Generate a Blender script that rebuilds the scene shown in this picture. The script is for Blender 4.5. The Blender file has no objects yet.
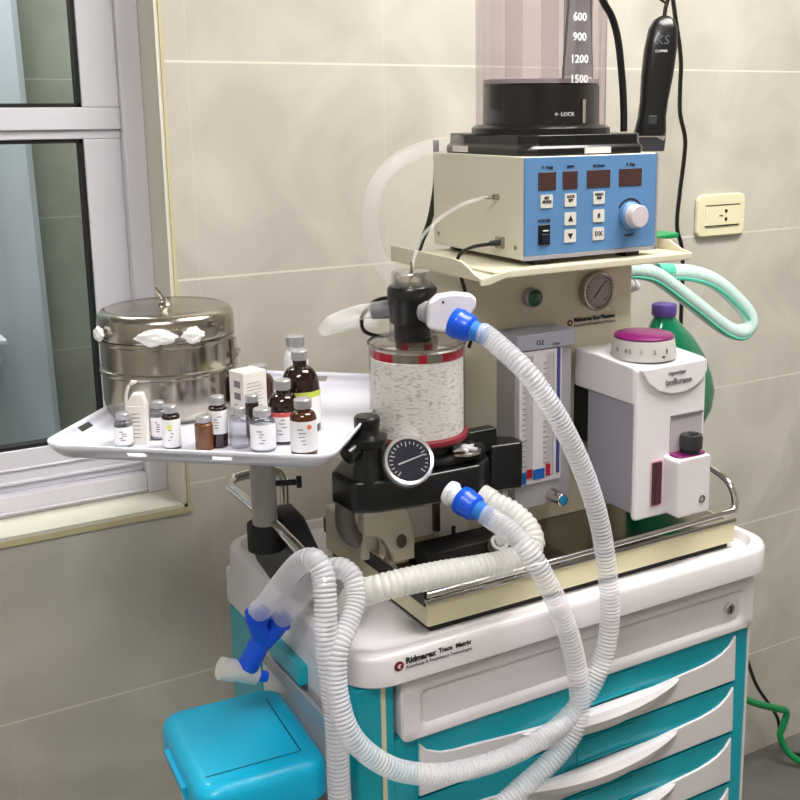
import bpy, bmesh, math, random
from math import sin, cos, pi, radians
from mathutils import Vector, Matrix
random.seed(4)
S = bpy.context.scene
COL = S.collection

# ------------------------------------------------------------------ camera
CAMZ = 1.52
cd = bpy.data.cameras.new('camera'); cam = bpy.data.objects.new('camera', cd); COL.objects.link(cam)
p_, r_, y_ = radians(11.87), radians(.358), radians(31.55)
fwd = Vector((sin(y_)*cos(p_), cos(y_)*cos(p_), -sin(p_)))
rt = Vector((cos(y_), -sin(y_), 0)); dn = fwd.cross(rt)
R1 = cos(r_)*rt + sin(r_)*dn; D1 = -sin(r_)*rt + cos(r_)*dn
M = Matrix((R1, -D1, -fwd)).transposed().to_4x4(); M.translation = (0, 0, CAMZ)
cam.matrix_world = M
cd.sensor_width = 36; cd.lens = 36*1107.7/800
cd.shift_x = -(466.9-400)/800; cd.shift_y = (341.7-400)/800
cd.clip_start = .02
S.camera = cam
# ------------------------------------------------------------------ world, exposure
w = bpy.data.worlds.new('world'); S.world = w; w.use_nodes = True
w.node_tree.nodes['Background'].inputs[0].default_value = (.8, .85, .9, 1)
w.node_tree.nodes['Background'].inputs[1].default_value = .3
S.view_settings.view_transform = 'Standard'; S.view_settings.look = 'None'
S.view_settings.gamma = 1; S.view_settings.use_curve_mapping = False
S.view_settings.exposure = 0.90
PANEL_W = 13.0          # strength of the ceiling panels
FAR_W = 30.0  # strength of the added fill panel behind the window

# ------------------------------------------------------------------ helpers
def lin(c): 
    c = c/255.
    return c/12.92 if c <= .04045 else ((c+.055)/1.055)**2.4
def rgb(r, g, b): return (lin(r), lin(g), lin(b), 1)
def mat(name, col, rough=.5, metal=0., spec=.5, coat=0., trans=0., ior=1.45, emit=None, bump=None, var=0., alpha=None):
    m = bpy.data.materials.new(name); m.use_nodes = True
    nt = m.node_tree; b = nt.nodes['Principled BSDF']
    c = rgb(*col)
    b.inputs['Base Color'].default_value = c
    b.inputs['Roughness'].default_value = rough; b.inputs['Metallic'].default_value = metal
    b.inputs['Specular IOR Level'].default_value = spec; b.inputs['Coat Weight'].default_value = coat
    b.inputs['Transmission Weight'].default_value = trans; b.inputs['IOR'].default_value = ior
    if emit: b.inputs['Emission Color'].default_value = c; b.inputs['Emission Strength'].default_value = emit
    tc = nt.nodes.new('ShaderNodeTexCoord')
    if var or not bump:
        n = nt.nodes.new('ShaderNodeTexNoise'); n.inputs['Scale'].default_value = 9; n.inputs['Detail'].default_value = 3
        nt.links.new(tc.outputs['Object'], n.inputs['Vector'])
        mx = nt.nodes.new('ShaderNodeMix'); mx.data_type = 'RGBA'
        v = var or .04
        mx.inputs[6].default_value = tuple(x*(1-v) for x in c[:3])+(1,); mx.inputs[7].default_value = tuple(min(1, x*(1+v)) for x in c[:3])+(1,)
        nt.links.new(n.outputs[0], mx.inputs[0]); nt.links.new(mx.outputs[2], b.inputs['Base Color'])
    if bump:
        n = nt.nodes.new('ShaderNodeTexNoise'); n.inputs['Scale'].default_value = bump[0]; n.inputs['Detail'].default_value = 4
        nt.links.new(tc.outputs['Object'], n.inputs['Vector'])
        bp = nt.nodes.new('ShaderNodeBump'); bp.inputs['Strength'].default_value = bump[1]; bp.inputs['Distance'].default_value = bump[2]
        nt.links.new(n.outputs[0], bp.inputs['Height']); nt.links.new(bp.outputs[0], b.inputs['Normal'])
    if alpha is not None:
        tr = nt.nodes.new('ShaderNodeBsdfTransparent'); ms = nt.nodes.new('ShaderNodeMixShader')
        ms.inputs[0].default_value = alpha
        nt.links.new(tr.outputs[0], ms.inputs[1]); nt.links.new(b.outputs[0], ms.inputs[2])
        nt.links.new(ms.outputs[0], nt.nodes['Material Output'].inputs[0])
    return m
def glass(name, tint, rough=.03, lo=.06, hi=.9):
    m = bpy.data.materials.new(name); m.use_nodes = True; nt = m.node_tree
    nt.nodes.remove(nt.nodes['Principled BSDF'])
    tr = nt.nodes.new('ShaderNodeBsdfTransparent'); tr.inputs[0].default_value = rgb(*tint)
    gl = nt.nodes.new('ShaderNodeBsdfGlossy'); gl.inputs['Roughness'].default_value = rough
    fr = nt.nodes.new('ShaderNodeLayerWeight'); fr.inputs[0].default_value = .25
    mr = nt.nodes.new('ShaderNodeMapRange'); mr.inputs[3].default_value = lo; mr.inputs[4].default_value = hi
    nt.links.new(fr.outputs['Facing'], mr.inputs[0])
    pw = nt.nodes.new('ShaderNodeMath'); pw.operation = 'POWER'; pw.inputs[1].default_value = 1.6
    nt.links.new(mr.outputs[0], pw.inputs[0])
    ms = nt.nodes.new('ShaderNodeMixShader')
    nt.links.new(pw.outputs[0], ms.inputs[0]); nt.links.new(tr.outputs[0], ms.inputs[1]); nt.links.new(gl.outputs[0], ms.inputs[2])
    nt.links.new(ms.outputs[0], nt.nodes['Material Output'].inputs[0])
    return m
def tile_mat(name, c1, c2, grout, x0, z0, w, h, axis='X', vw=.0022, hw=.0035, rough=.35, vmix=.16):
    m = bpy.data.materials.new(name); m.use_nodes = True; nt = m.node_tree; N = nt.nodes.new; L = nt.links.new
    b = nt.nodes['Principled BSDF']; b.inputs['Roughness'].default_value = rough
    g = N('ShaderNodeNewGeometry'); sp = N('ShaderNodeSeparateXYZ'); L(g.outputs['Position'], sp.inputs[0])
    def mth(op, a, bb=None):
        n = N('ShaderNodeMath'); n.operation = op
        for i, v in enumerate((a, bb)):
            if v is None: continue
            if isinstance(v, (int, float)): n.inputs[i].default_value = v
            else: L(v, n.inputs[i])
        return n.outputs[0]
    def joint(src, o, per, wd):
        t = mth('DIVIDE', mth('SUBTRACT', src, o), per)
        d = mth('ABSOLUTE', mth('SUBTRACT', t, mth('ROUND', t)))
        return mth('LESS_THAN', mth('MULTIPLY', d, per), wd/2)
    jh = joint(sp.outputs['Z'] if axis != 'F' else sp.outputs['Y'], z0, h, hw)
    jv = joint(sp.outputs['Y'] if axis == 'Y' else sp.outputs['X'], x0, w, vw)
    n1 = N('ShaderNodeTexNoise'); n1.inputs['Scale'].default_value = 4.5; n1.inputs['Detail'].default_value = 6; n1.inputs['Distortion'].default_value = 1.2
    L(g.outputs['Position'], n1.inputs['Vector'])
    cr = N('ShaderNodeValToRGB'); cr.color_ramp.elements[0].position = .33; cr.color_ramp.elements[1].position = .68
    cr.color_ramp.elements[0].color = rgb(*c1); cr.color_ramp.elements[1].color = rgb(*c2); L(n1.outputs[0], cr.inputs[0])
    m1 = N('ShaderNodeMix'); m1.data_type = 'RGBA'; L(jh, m1.inputs[0]); L(cr.outputs[0], m1.inputs[6]); m1.inputs[7].default_value = rgb(*grout)
    m2 = N('ShaderNodeMix'); m2.data_type = 'RGBA'; L(mth('MULTIPLY', jv, vmix), m2.inputs[0]); L(m1.outputs[2], m2.inputs[6]); m2.inputs[7].default_value = rgb(*grout)
    L(m2.outputs[2], b.inputs['Base Color'])
    bp = N('ShaderNodeBump'); bp.inputs['Strength'].default_value = .5; bp.inputs['Distance'].default_value = .0015
    L(mth('SUBTRACT', 1.0, mth('MAXIMUM', jh, mth('MULTIPLY', jv, .6))), bp.inputs['Height']); L(bp.outputs[0], b.inputs['Normal'])
    return m

def frame_from(d):
    d = Vector(d).normalized(); a = Vector((0, 0, 1)) if abs(d.z) < .95 else Vector((1, 0, 0))
    u = d.cross(a).normalized(); return u, d.cross(u).normalized(), d
class MB:
    def __init__(s): s.bm = bmesh.new()
    def face(s, vs):
        try: s.bm.faces.new(vs)
        except ValueError: pass
    def box(s, x0, x1, y0, y1, z0, z1, rot=None, at=None):
        P = [(x, y, z) for z in (z0, z1) for x, y in ((x0, y0), (x1, y0), (x1, y1), (x0, y1))]
        if rot is not None: P = [Vector(at)+rot @ Vector(p) for p in P]
        v = [s.bm.verts.new(p) for p in P]
        for f in ((3, 2, 1, 0), (4, 5, 6, 7), (0, 1, 5, 4), (1, 2, 6, 5), (2, 3, 7, 6), (3, 0, 4, 7)): s.face([v[i] for i in f])
        return s
    def rings(s, rings, cap=(True, True), closed=False):
        R = [[s.bm.verts.new(p) for p in r] for r in rings]; n = len(R[0])
        m = len(R)
        for i in range(m if closed else m-1):
            a, b = R[i], R[(i+1) % m]
            for k in range(n): s.face([a[k], a[(k+1) % n], b[(k+1) % n], b[k]])
        if not closed:
            if cap[0]: s.face(list(reversed(R[0])))
            if cap[1]: s.face(R[-1])
        return s
    def lathe(s, prof, at=(0, 0, 0), axis=(0, 0, 1), seg=32, cap=(True, True)):
        u, v, d = frame_from(axis); at = Vector(at)
        rr = []
        for r, h in prof:
            r = max(r, 1e-5)
            rr.append([at+d*h+(v*cos(2*pi*k/seg)+u*sin(2*pi*k/seg))*r for k in range(seg)])
        return s.rings(rr, cap)
    def cyl(s, a, b, r, r2=None, seg=24):
        a, b = Vector(a), Vector(b)
        return s.lathe([(r, 0), (r if r2 is None else r2, (b-a).length)], a, b-a, seg)
    def prism(s, pts, f0, f1):          # pts 2d; f0,f1 map 2d->3d
        n = len(pts); return s.rings([[f0(*p) for p in pts], [f1(*p) for p in pts]])
    def tube(s, pts, r, seg=12, sub=8, closed=False, pitch=None, amp=0., cap=True):
        P = catmull(pts, sub) if sub > 1 else [Vector(p) for p in pts]
        if pitch:
            P = resample(P, pitch/4)
        rings = []
        t0 = (P[1]-P[0]).normalized(); u, v, _ = frame_from(t0)
        for i, p in enumerate(P):
            t = ((P[i+1] if i+1 < len(P) else P[i])-(P[i-1] if i else P[i])).normalized()
            q = t0.rotation_difference(t); u = q @ u; v = q @ v; t0 = t
            rr = r*(1+amp*(1, .3, -1, .3)[i % 4]) if pitch else r
            rings.append([p+(u*cos(2*pi*k/seg)+v*sin(2*pi*k/seg))*rr for k in range(seg)])
        return s.rings(rings, (cap, cap))
    def done(s, name, m, parent=None, bevel=0., seg=2, smooth=True, sol=0., sub=0):
        bm = s.bm; bmesh.ops.recalc_face_normals(bm, faces=bm.faces)
        off = Vector((0, 0, 0))
        if parent is not None:
            q = parent
            while q is not None: off += q.location; q = q.parent
        else:
            xs = [v.co for v in bm.verts]
            off = Vector(((min(c.x for c in xs)+max(c.x for c in xs))/2, (min(c.y for c in xs)+max(c.y for c in xs))/2, min(c.z for c in xs)))
        for v in bm.verts: v.co -= off
        me = bpy.data.meshes.new(name); bm.to_mesh(me); bm.free()
        o = bpy.data.objects.new(name, me); COL.objects.link(o)
        if parent is not None: o.parent = parent
        else: o.location = off
        if m: me.materials.append(m)
        if smooth:
            for p in me.polygons: p.use_smooth = True
        if sol:
            k = o.modifiers.new('solid', 'SOLIDIFY'); k.thickness = sol; k.offset = 0
        if bevel:
            k = o.modifiers.new('bevel', 'BEVEL'); k.width = bevel; k.segments = seg; k.limit_method = 'ANGLE'; k.angle_limit = radians(35)
        if sub:
            k = o.modifiers.new('sub', 'SUBSURF'); k.levels = sub; k.render_levels = sub
        if smooth:
            # split shading at hard edges
            bm2 = bmesh.new(); bm2.from_mesh(me)
            for e in bm2.edges:
                if len(e.link_faces) == 2 and e.calc_face_angle(0) > radians(38) and not bevel: e.smooth = False
            bm2.to_mesh(me); bm2.free()
            if bevel:
                k = o.modifiers.new('wn', 'WEIGHTED_NORMAL'); k.keep_sharp = True
        return o
def catmull(pts, sub):
    P = [Vector(p) for p in pts]; out = []
    P = [2*P[0]-P[1]]+P+[2*P[-1]-P[-2]]
    for i in range(1, len(P)-2):
        a, b, c, d = P[i-1:i+3]
        for k in range(sub):
            t = k/sub
            out.append(.5*((2*b)+(c-a)*t+(2*a-5*b+4*c-d)*t*t+(3*b-a-3*c+d)*t**3))
    out.append(P[-2]); return out
def resample(P, step):
    out = [P[0]]; acc = 0
    for a, b in zip(P, P[1:]):
        L = (b-a).length; t = step-acc
        while t <= L: out.append(a+(b-a)*(t/L)); t += step
        acc = L-(t-step)
    return out
def thing(name, label, cat, loc=(0, 0, 0), group=None):
    o = bpy.data.objects.new(name, None); COL.objects.link(o); o.location = loc; o.empty_display_size = .05
    o['label'] = label; o['category'] = cat
    if group: o['group'] = group
    return o
def tag(o, label, cat, group=None):
    o['label'] = label; o['category'] = cat
    if group: o['group'] = group
    return o
def struct(o): o['kind'] = 'structure'; return o
def rrect(x0, x1, y0, y1, r, n=6):
    out = []
    for cx, cy, a in ((x1-r, y0+r, -90), (x1-r, y1-r, 0), (x0+r, y1-r, 90), (x0+r, y0+r, 180)):
        for k in range(n+1):
            t = radians(a+90*k/n); out.append((cx+r*cos(t), cy+r*sin(t)))
    return out
def plate_xz(mb, pts, y0, y1): return mb.prism(pts, lambda x, z: Vector((x, y0, z)), lambda x, z: Vector((x, y1, z)))
def plate_xy(mb, pts, z0, z1): return mb.prism(pts, lambda x, y: Vector((x, y, z0)), lambda x, y: Vector((x, y, z1)))
def text(name, body, size, org, xd, yd, m, parent, align='CENTER', bold=0., ext=.0004, label=None):
    cu = bpy.data.curves.new(name, 'FONT'); cu.body = body; cu.size = size; cu.align_x = align; cu.align_y = 'CENTER'
    cu.extrude = ext; cu.offset = bold; cu.resolution_u = 2
    t = bpy.data.objects.new(name+'_tmp', cu); COL.objects.link(t)
    bpy.context.view_layer.update()
    dg = bpy.context.evaluated_depsgraph_get(); me = bpy.data.meshes.new_from_object(t.evaluated_get(dg))
    bpy.data.objects.remove(t); bpy.data.curves.remove(cu)
    xd = Vector(xd).normalized(); yd = Vector(yd).normalized(); zd = xd.cross(yd)
    off = Vector((0, 0, 0)); q = parent
    while q is not None: off += q.location; q = q.parent
    Mx = Matrix((xd, yd, zd)).transposed().to_4x4(); Mx.translation = Vector(org)-off
    me.transform(Mx)
    o = bpy.data.objects.new(name, me); COL.objects.link(o); o.parent = parent
    me.materials.clear(); me.materials.append(m)
    return o

# ------------------------------------------------------------------ materials
WT = .3325
M_wall = tile_mat('wall_tile', (190, 185, 176), (211, 206, 197), (228, 224, 212), .212, 1.593, .3345, WT)
M_wallY = tile_mat('wall_tile_side', (190, 185, 176), (211, 206, 197), (228, 224, 212), .212, 1.593, .3345, WT, axis='Y')
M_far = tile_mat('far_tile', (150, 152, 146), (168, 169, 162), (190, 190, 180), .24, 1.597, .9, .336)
M_floor = tile_mat('floor_tile', (96, 95, 92), (118, 117, 112), (80, 79, 76), .1, .1, .45, .45, axis='F', rough=.45)
M_ceil = mat('ceiling_paint', (235, 233, 228), .9)
M_jamb = mat('jamb_paint', (222, 219, 206), .55, var=.08)
M_seal = mat('old_sealant', (204, 194, 156), .7, var=.15)
M_alu = mat('white_aluminium', (220, 218, 228), .35, coat=.2)
M_gasket = mat('window_gasket', (22, 22, 24), .6)
M_pane = glass('window_pane', (238, 243, 240), .02, .03, .85)
M_curtain = mat('blue_grey_cloth', (182, 188, 202), .9)
M_white = mat('cart_white_plastic', (226, 222, 227), .32, coat=.3)
M_white2 = mat('vaporizer_white', (234, 229, 235), .3, coat=.3)
M_grey = mat('cool_grey_plastic', (158, 158, 172), .45)
M_silver = mat('silver_paint', (172, 170, 178), .35, metal=.35)
M_teal = mat('cart_teal', (0, 164, 184), .28, coat=.35)
M_bin = mat('bin_cyan', (0, 184, 230), .38, coat=.2)
M_binw = mat('bin_white', (212, 212, 226), .45)
M_box = mat('box_cream', (218, 214, 200), .42, coat=.15)
M_cream = mat('machine_cream', (212, 205, 184), .42, coat=.15, var=.05)
M_cream2 = mat('plinth_cream', (222, 215, 180), .35, coat=.2)
M_blue = mat('panel_blue', (90, 134, 182), .45)
M_black = mat('black_plastic', (14, 14, 16), .3, coat=.25)
M_blackm = mat('black_matte', (20, 20, 22), .55)
M_dgrey = mat('dark_grey_plastic', (46, 48, 54), .4)
M_display = mat('display_brown', (70, 46, 44), .15, coat=.5)
M_key = mat('key_white', (216, 214, 208), .4)
M_ink = mat('dark_ink', (40, 36, 40), .6)
M_inkw = mat('white_ink', (235, 235, 240), .5)
M_greyink = mat('grey_ink', (120, 116, 124), .6)
M_red = mat('dark_red_ink', (120, 30, 38), .5)
M_redband = mat('red_band', (186, 24, 52), .4)
M_chrome = mat('polished_steel', (215, 212, 208), .12, metal=1.)
M_steel = mat('brushed_steel', (176, 170, 160), .2, metal=1., var=.06)
M_plate = mat('tray_steel', (150, 142, 128), .16, metal=1.)
M_knob = mat('knob_pale', (206, 196, 202), .35)
M_hblue = mat('connector_blue', (0, 84, 224), .35, coat=.2)
M_hblue2 = mat('connector_light_blue', (50, 132, 226), .3, alpha=.8)
M_hose = mat('clear_white_hose', (236, 236, 244), .3, coat=.3, alpha=.42)
M_hose2 = mat('milky_hose', (242, 241, 238), .3, coat=.3, alpha=.55)
M_mint = mat('mint_hose', (206, 232, 228), .3, coat=.3, alpha=.85)
M_mintd = mat('mint_stripe', (92, 190, 166), .35)
M_clear = glass('clear_plastic', (240, 240, 240), .05, .05, .75)
M_dome = glass('dome_plastic', (242, 236, 240), .06, .10, .9)
M_clearw = mat('clear_tubing', (236, 236, 236), .2, coat=.4, alpha=.22)
M_green = mat('green_cable', (20, 140, 80), .35)
M_bottle = mat('green_bottle', (0, 122, 86), .12, coat=.6, trans=.15)
M_purple = mat('purple_plastic', (118, 18, 94), .35, coat=.3)
M_violet = mat('violet_cap', (84, 62, 140), .4)
M_socket = mat('socket_cream', (238, 232, 196), .4, coat=.2)
M_tray = mat('tray_white', (226, 226, 240), .3, coat=.35)
M_cotton = mat('cotton', (245, 245, 245), .95, bump=(40, .8, .006))
M_card = mat('carton_white', (226, 220, 216), .75)
M_brown = mat('brown_glass', (34, 14, 10), .08, coat=.6)
M_amber = mat('amber_glass', (98, 54, 20), .08, coat=.6)
M_vial = glass('vial_glass', (226, 228, 232), .04, .12, .95)
M_label = mat('paper_label', (232, 230, 232), .7)
M_lgreen = mat('label_green', (190, 206, 80), .6)
M_lred = mat('label_red', (206, 84, 80), .6)
M_lyel = mat('label_yellow', (222, 220, 120), .6)
M_cap = mat('grey_cap', (176, 174, 178), .35, metal=.5)
M_lamp = mat('lamp_diffuser', (255, 252, 246), .5, emit=PANEL_W)
M_farfill = mat('far_fill_diffuser', (255, 252, 246), .5, emit=FAR_W)  # glow of the unseen fill panel
M_granule = mat('soda_lime', (238, 234, 228), .9, bump=(260, .5, .0015))
nt = M_granule.node_tree; vo = nt.nodes.new('ShaderNodeTexVoronoi'); vo.inputs['Scale'].default_value = 240
tcn = nt.nodes.new('ShaderNodeTexCoord'); mpn = nt.nodes.new('ShaderNodeMapping'); mpn.inputs['Scale'].default_value = (.6, .6, 1.7)
nt.links.new(tcn.outputs['Object'], mpn.inputs[0]); nt.links.new(mpn.outputs[0], vo.inputs['Vector'])
crn = nt.nodes.new('ShaderNodeValToRGB'); crn.color_ramp.elements[0].color = rgb(252, 249, 246); crn.color_ramp.elements[1].color = rgb(200, 192, 184)
crn.color_ramp.elements[0].position = .55; crn.color_ramp.elements[1].position = .95
nt.links.new(vo.outputs['Distance'], crn.inputs[0]); nt.links.new(crn.outputs[0], nt.nodes['Principled BSDF'].inputs['Base Color'])

# ------------------------------------------------------------------ the room
Wy = 1.694; Wb = 1.834
X0, X1, Y0, Y1, H = -1.7, 3.0, -1.7, 2.9, 2.7
struct(MB().box(X0-.1, X1+.1, Y0-.1, Y1+.1, -.1, 0).done('floor', M_floor, smooth=False))
struct(MB().box(X0-.1, X1+.1, Y0-.1, Y1+.1, H, H+.1).done('ceiling', M_ceil, smooth=False))
struct(MB().box(X0-.1, X0, Y0, Y1, 0, H).done('wall_left', M_wallY, smooth=False))
struct(MB().box(X1, X1+.1, Y0, Y1, 0, H).done('wall_right', M_wallY, smooth=False))
struct(MB().box(X0-.1, X1+.1, Y0-.1, Y0, 0, H).done('wall_front', M_wall, smooth=False))
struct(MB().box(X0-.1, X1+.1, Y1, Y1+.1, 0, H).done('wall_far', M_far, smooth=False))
ox0, ox1, oz0, oz1 = -.9, .505, .891, 2.25
b = MB()
b.box(X0, X1, Wy, Wb, 0, oz0); b.box(X0, X1, Wy, Wb, oz1, H); b.box(X0, ox0, Wy, Wb, oz0, oz1); b.box(ox1, X1, Wy, Wb, oz0, oz1)
struct(b.done('wall_back', M_wall, smooth=False))
# painted reveal and the stained sealant line round the opening
b = MB(); t = .006
b.box(ox0, ox1, Wy-.002, Wb, oz0, oz0+t); b.box(ox1-t, ox1, Wy-.002, Wb, oz0, oz1); b.box(ox0, ox0+t, Wy-.002, Wb, oz0, oz1); b.box(ox0, ox1, Wy-.002, Wb, oz1-t, oz1)
struct(b.done('trim_1', M_jamb, smooth=False))
b = MB(); b.box(ox0, ox1+.008, Wy-.004, Wy-.0005, oz0-.009, oz0); b.box(ox1, ox1+.005, Wy-.004, Wy-.0005, oz0, oz1)
struct(b.done('trim_2', M_seal, smooth=False))
# window
wr = bpy.data.objects.new('window_1', None); COL.objects.link(wr); wr.location = (-.2, 1.79, oz0); struct(wr)
fx0, fx1, fz0, fz1 = ox0+t, ox1-t, oz0+t, oz1-t
b = MB(); b.box(fx0+.0345, fx1-.0345, 1.776, Wb, fz0, .9315); b.box(fx1-.034, fx1, 1.775, Wb, fz0, fz1); b.box(fx0, fx0+.034, 1.775, Wb, fz0, fz1); b.box(fx0+.0345, fx1-.0345, 1.776, Wb, fz1-.028, fz1)
b.box(fx0+.035, fx1-.035, 1.770, 1.7755, fz0+.006, fz0+.010)
b.done('window_frame', M_alu, wr, bevel=.002)
gx1 = .404
def sash(z0, z1, y0, bot, top):
    q = MB(); x0, x1 = fx0+.034, fx1-.034
    q.box(x0, x1, y0, y0+.032, z0, z0+bot); q.box(x0, x1, y0, y0+.032, z1-top, z1)
    q.box(gx1+.004, x1, y0, y0+.032, z0+bot, z1-top); q.box(x0, x0+.05, y0, y0+.032, z0+bot, z1-top)
    if bot > .05: q.box(x0, x1, y0-.006, y0, z0+.012, z0+.018); q.box(x0, x1, y0-.004, y0, z0+.034, z0+.038)
    s_ = q.done('sash', M_alu, wr, bevel=.002)
    q = MB(); g = .006; a0, a1, c0, c1 = x0+.05, gx1+.004, z0+bot, z1-top
    q.box(a0, a1, y0+.004, y0+.026, c0, c0+g); q.box(a0, a1, y0+.004, y0+.026, c1-g, c1); q.box(a1-g, a1, y0+.004, y0+.026, c0, c1); q.box(a0, a0+g, y0+.004, y0+.026, c0, c1)
    q.done('gasket', M_gasket, s_, smooth=False)
    MB().box(a0+g, a1-g, y0+.012, y0+.017, c0+g, c1-g).done('pane', M_pane, s_, smooth=False)
sash(.932, 1.492, 1.795, .066, .014)
sash(1.492, fz1-.028, 1.788, .034, .05)
# things seen through the window in the next room
o = MB()
P = []
for k in range(34): P.append((-.45+k*.033 if k < 33 else .62, 2.80+.012*sin(k*1.7)))
P2 = [(x, y+.004) for x, y in reversed(P)]
P3 = [(x, y) for x, y in P+P2]
cur = o.prism(P3, lambda x, y: Vector((x-.085, y, .25)), lambda x, y: Vector((x-.120, y, 2.3))).done('curtain', M_curtain)
tag(cur, 'pale blue-grey hanging curtain seen through the window glass', 'curtain')
sh = thing('wall_shelf', 'small pale wall shelf seen low through the window glass', 'shelf', (.27, 2.76, .97))
MB().box(.16, .40, 2.65, 2.79, 1.0, 1.012).done('shelf_board', M_alu, sh, bevel=.002)
MB().box(.16, .385, 2.66, 2.79, .955, .972).done('lower_rail', M_alu, sh, bevel=.002)
MB().box(.30, .31, 2.70, 2.79, .972, 1.0).done('bracket', M_alu, sh)
# ceiling panels (lamps), plus an added fill panel behind the window
def lamp(x, y, sx, sy, label, m):
    r = thing('ceiling_light', label, 'lamp', (x, y, H-.03))
    MB().box(x-sx, x+sx, y-sy, y+sy, H-.03, H).done('light_frame', M_alu, r, bevel=.003)
    MB().box(x-sx+.02, x+sx-.02, y-sy+.02, y+sy-.02, H-.034, H-.028).done('diffuser', m, r, smooth=False)
lamp(1.35, .75, .6, .3, 'white ceiling light panel over the medical cart', M_lamp)
lamp(-.4, -.1, .5, .25, 'white ceiling light panel on the left, above the photographer', M_lamp)
lamp(.2, 2.4, .4, .15, 'added unseen fill light panel brightening the next room behind the window', M_farfill)  # added out of view so the next room gets enough light

# ------------------------------------------------------------------ wall socket
sk = thing('wall_socket', 'cream wall socket on the tiles right of the blue control panel', 'socket', (1.655, Wy, 1.257))
b = MB(); plate_xz(b, rrect(1.588, 1.722, 1.258, 1.345, .014), Wy-.012, Wy); b.done('face_plate', M_socket, sk, bevel=.004)
b = MB(); plate_xz(b, rrect(1.607, 1.703, 1.281, 1.322, .002), Wy-.014, Wy-.01); b.done('socket_insert', M_socket, sk, bevel=.001)
b = MB(); b.box(1.607, 1.703, Wy-.0148, Wy-.013, 1.322, 1.3235); b.box(1.607, 1.703, Wy-.0148, Wy-.013, 1.2795, 1.281)
b.cyl((1.664, Wy-.0155, 1.310), (1.664, Wy-.013, 1.310), .0035, seg=12); b.cyl((1.664, Wy-.0155, 1.293), (1.664, Wy-.013, 1.293), .0035, seg=12); b.box(1.645, 1.655, Wy-.0152, Wy-.013, 1.3, 1.302)
b.done('pin_holes', M_ink, sk, smooth=False)

# ------------------------------------------------------------------ medical cart
cart = thing('medical_cart', 'white and teal medical drawer cart carrying the anaesthesia machine', 'cart', (.86, 1.34, 0))
b = MB(); b.box(.527, 1.188, 1.135, 1.56, .14, .835); b.done('body', M_white, cart, bevel=.006)
# top: deep rounded slab with raised rim and sunken surface
b = MB(); o1 = rrect(.516, 1.230, 1.098, 1.578, .055, 8); i1 = rrect(.538, 1.206, 1.122, 1.556, .04, 8); o0 = rrect(.522, 1.223, 1.105, 1.572, .05, 8)
def lp(P, z): return [Vector((x, y, z)) for x, y in P]
b.rings([lp(o0, .829), lp(o1, .834), lp(o1, .866), lp(rrect(.5185, 1.2275, 1.1005, 1.5755, .053, 8), .8715), lp(rrect(.524, 1.222, 1.106, 1.570, .049, 8), .8745), lp(rrect(.532, 1.212, 1.116, 1.562, .044, 8), .874), lp(i1, .862)])
b.done('cart_top', M_white, cart)
b = MB(); b.box(.519, .60, 1.20, 1.566, .772, .832); b.done('side_apron', M_white, cart, bevel=.006)
b = MB(); b.box(.525, .578, 1.118, 1.15, .12, .829); b.done('corner_post', M_teal, cart, bevel=.004)
b = MB(); b.box(1.165, 1.192, 1.118, 1.15, .12, .829); b.done('corner_post', M_teal, cart, bevel=.004)
b = MB(); b.box(.521, .56, 1.43, 1.56, .12, .772); b.done('corner_post', M_teal, cart, bevel=.004)
b = MB(); b.box(.5585, .5645, 1.1165, 1.1195, .12, .829); b.done('edge_strip', M_cream2, cart)
b = MB(); b.box(1.1895, 1.1935, 1.1165, 1.1195, .12, .74); b.done('edge_strip', M_white, cart)
b = MB(); b.box(.575, 1.168, 1.12, 1.14, .14, .745); b.done('front_field', M_teal, cart)
# recessed side panel, accessory rail, teal clip
b = MB(); b.box(.5225, .528, 1.15, 1.43, .16, .772); b.done('side_panel', M_white, cart, bevel=.002)
b = MB(); b.box(.509, .516, 1.17, 1.43, .748, .770); b.box(.512, .524, 1.40, 1.415, .75, .768); b.done('side_rail', M_silver, cart, bevel=.002)
b = MB(); b.box(.507, .523, 1.25, 1.365, .778, .806); b.done('rail_clip', M_teal, cart, bevel=.003)
# top drawer
d = MB(); oo = rrect(.583, 1.193, .742, .8265, .012, 4); ii = rrect(.611, 1.169, .756, .809, .010, 4); ii2 = rrect(.615, 1.165, .760, .805, .008, 4)
def lz(P, y): return [Vector((x, y, z)) for x, z in P]
d.rings([lz(oo, 1.135), lz(oo, 1.112), lz(rrect(.586, 1.190, .745, .8235, .010, 4), 1.1095), lz(rrect(.607, 1.172, .752, .812, .011, 4), 1.1095), lz(ii, 1.1105), lz(ii2, 1.1145)])
dr = d.done('drawer', M_white, cart); dr['label'] = 'plain white lockable top drawer'
b = MB(); b.cyl((1.141, 1.1155, .784), (1.141, 1.107, .784), .0085); b.done('lock', M_chrome, dr, bevel=.001)
b = MB(); b.box(1.1395, 1.1425, 1.1064, 1.1075, .779, .789); b.done('lock_slot', M_ink, dr)
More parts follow.
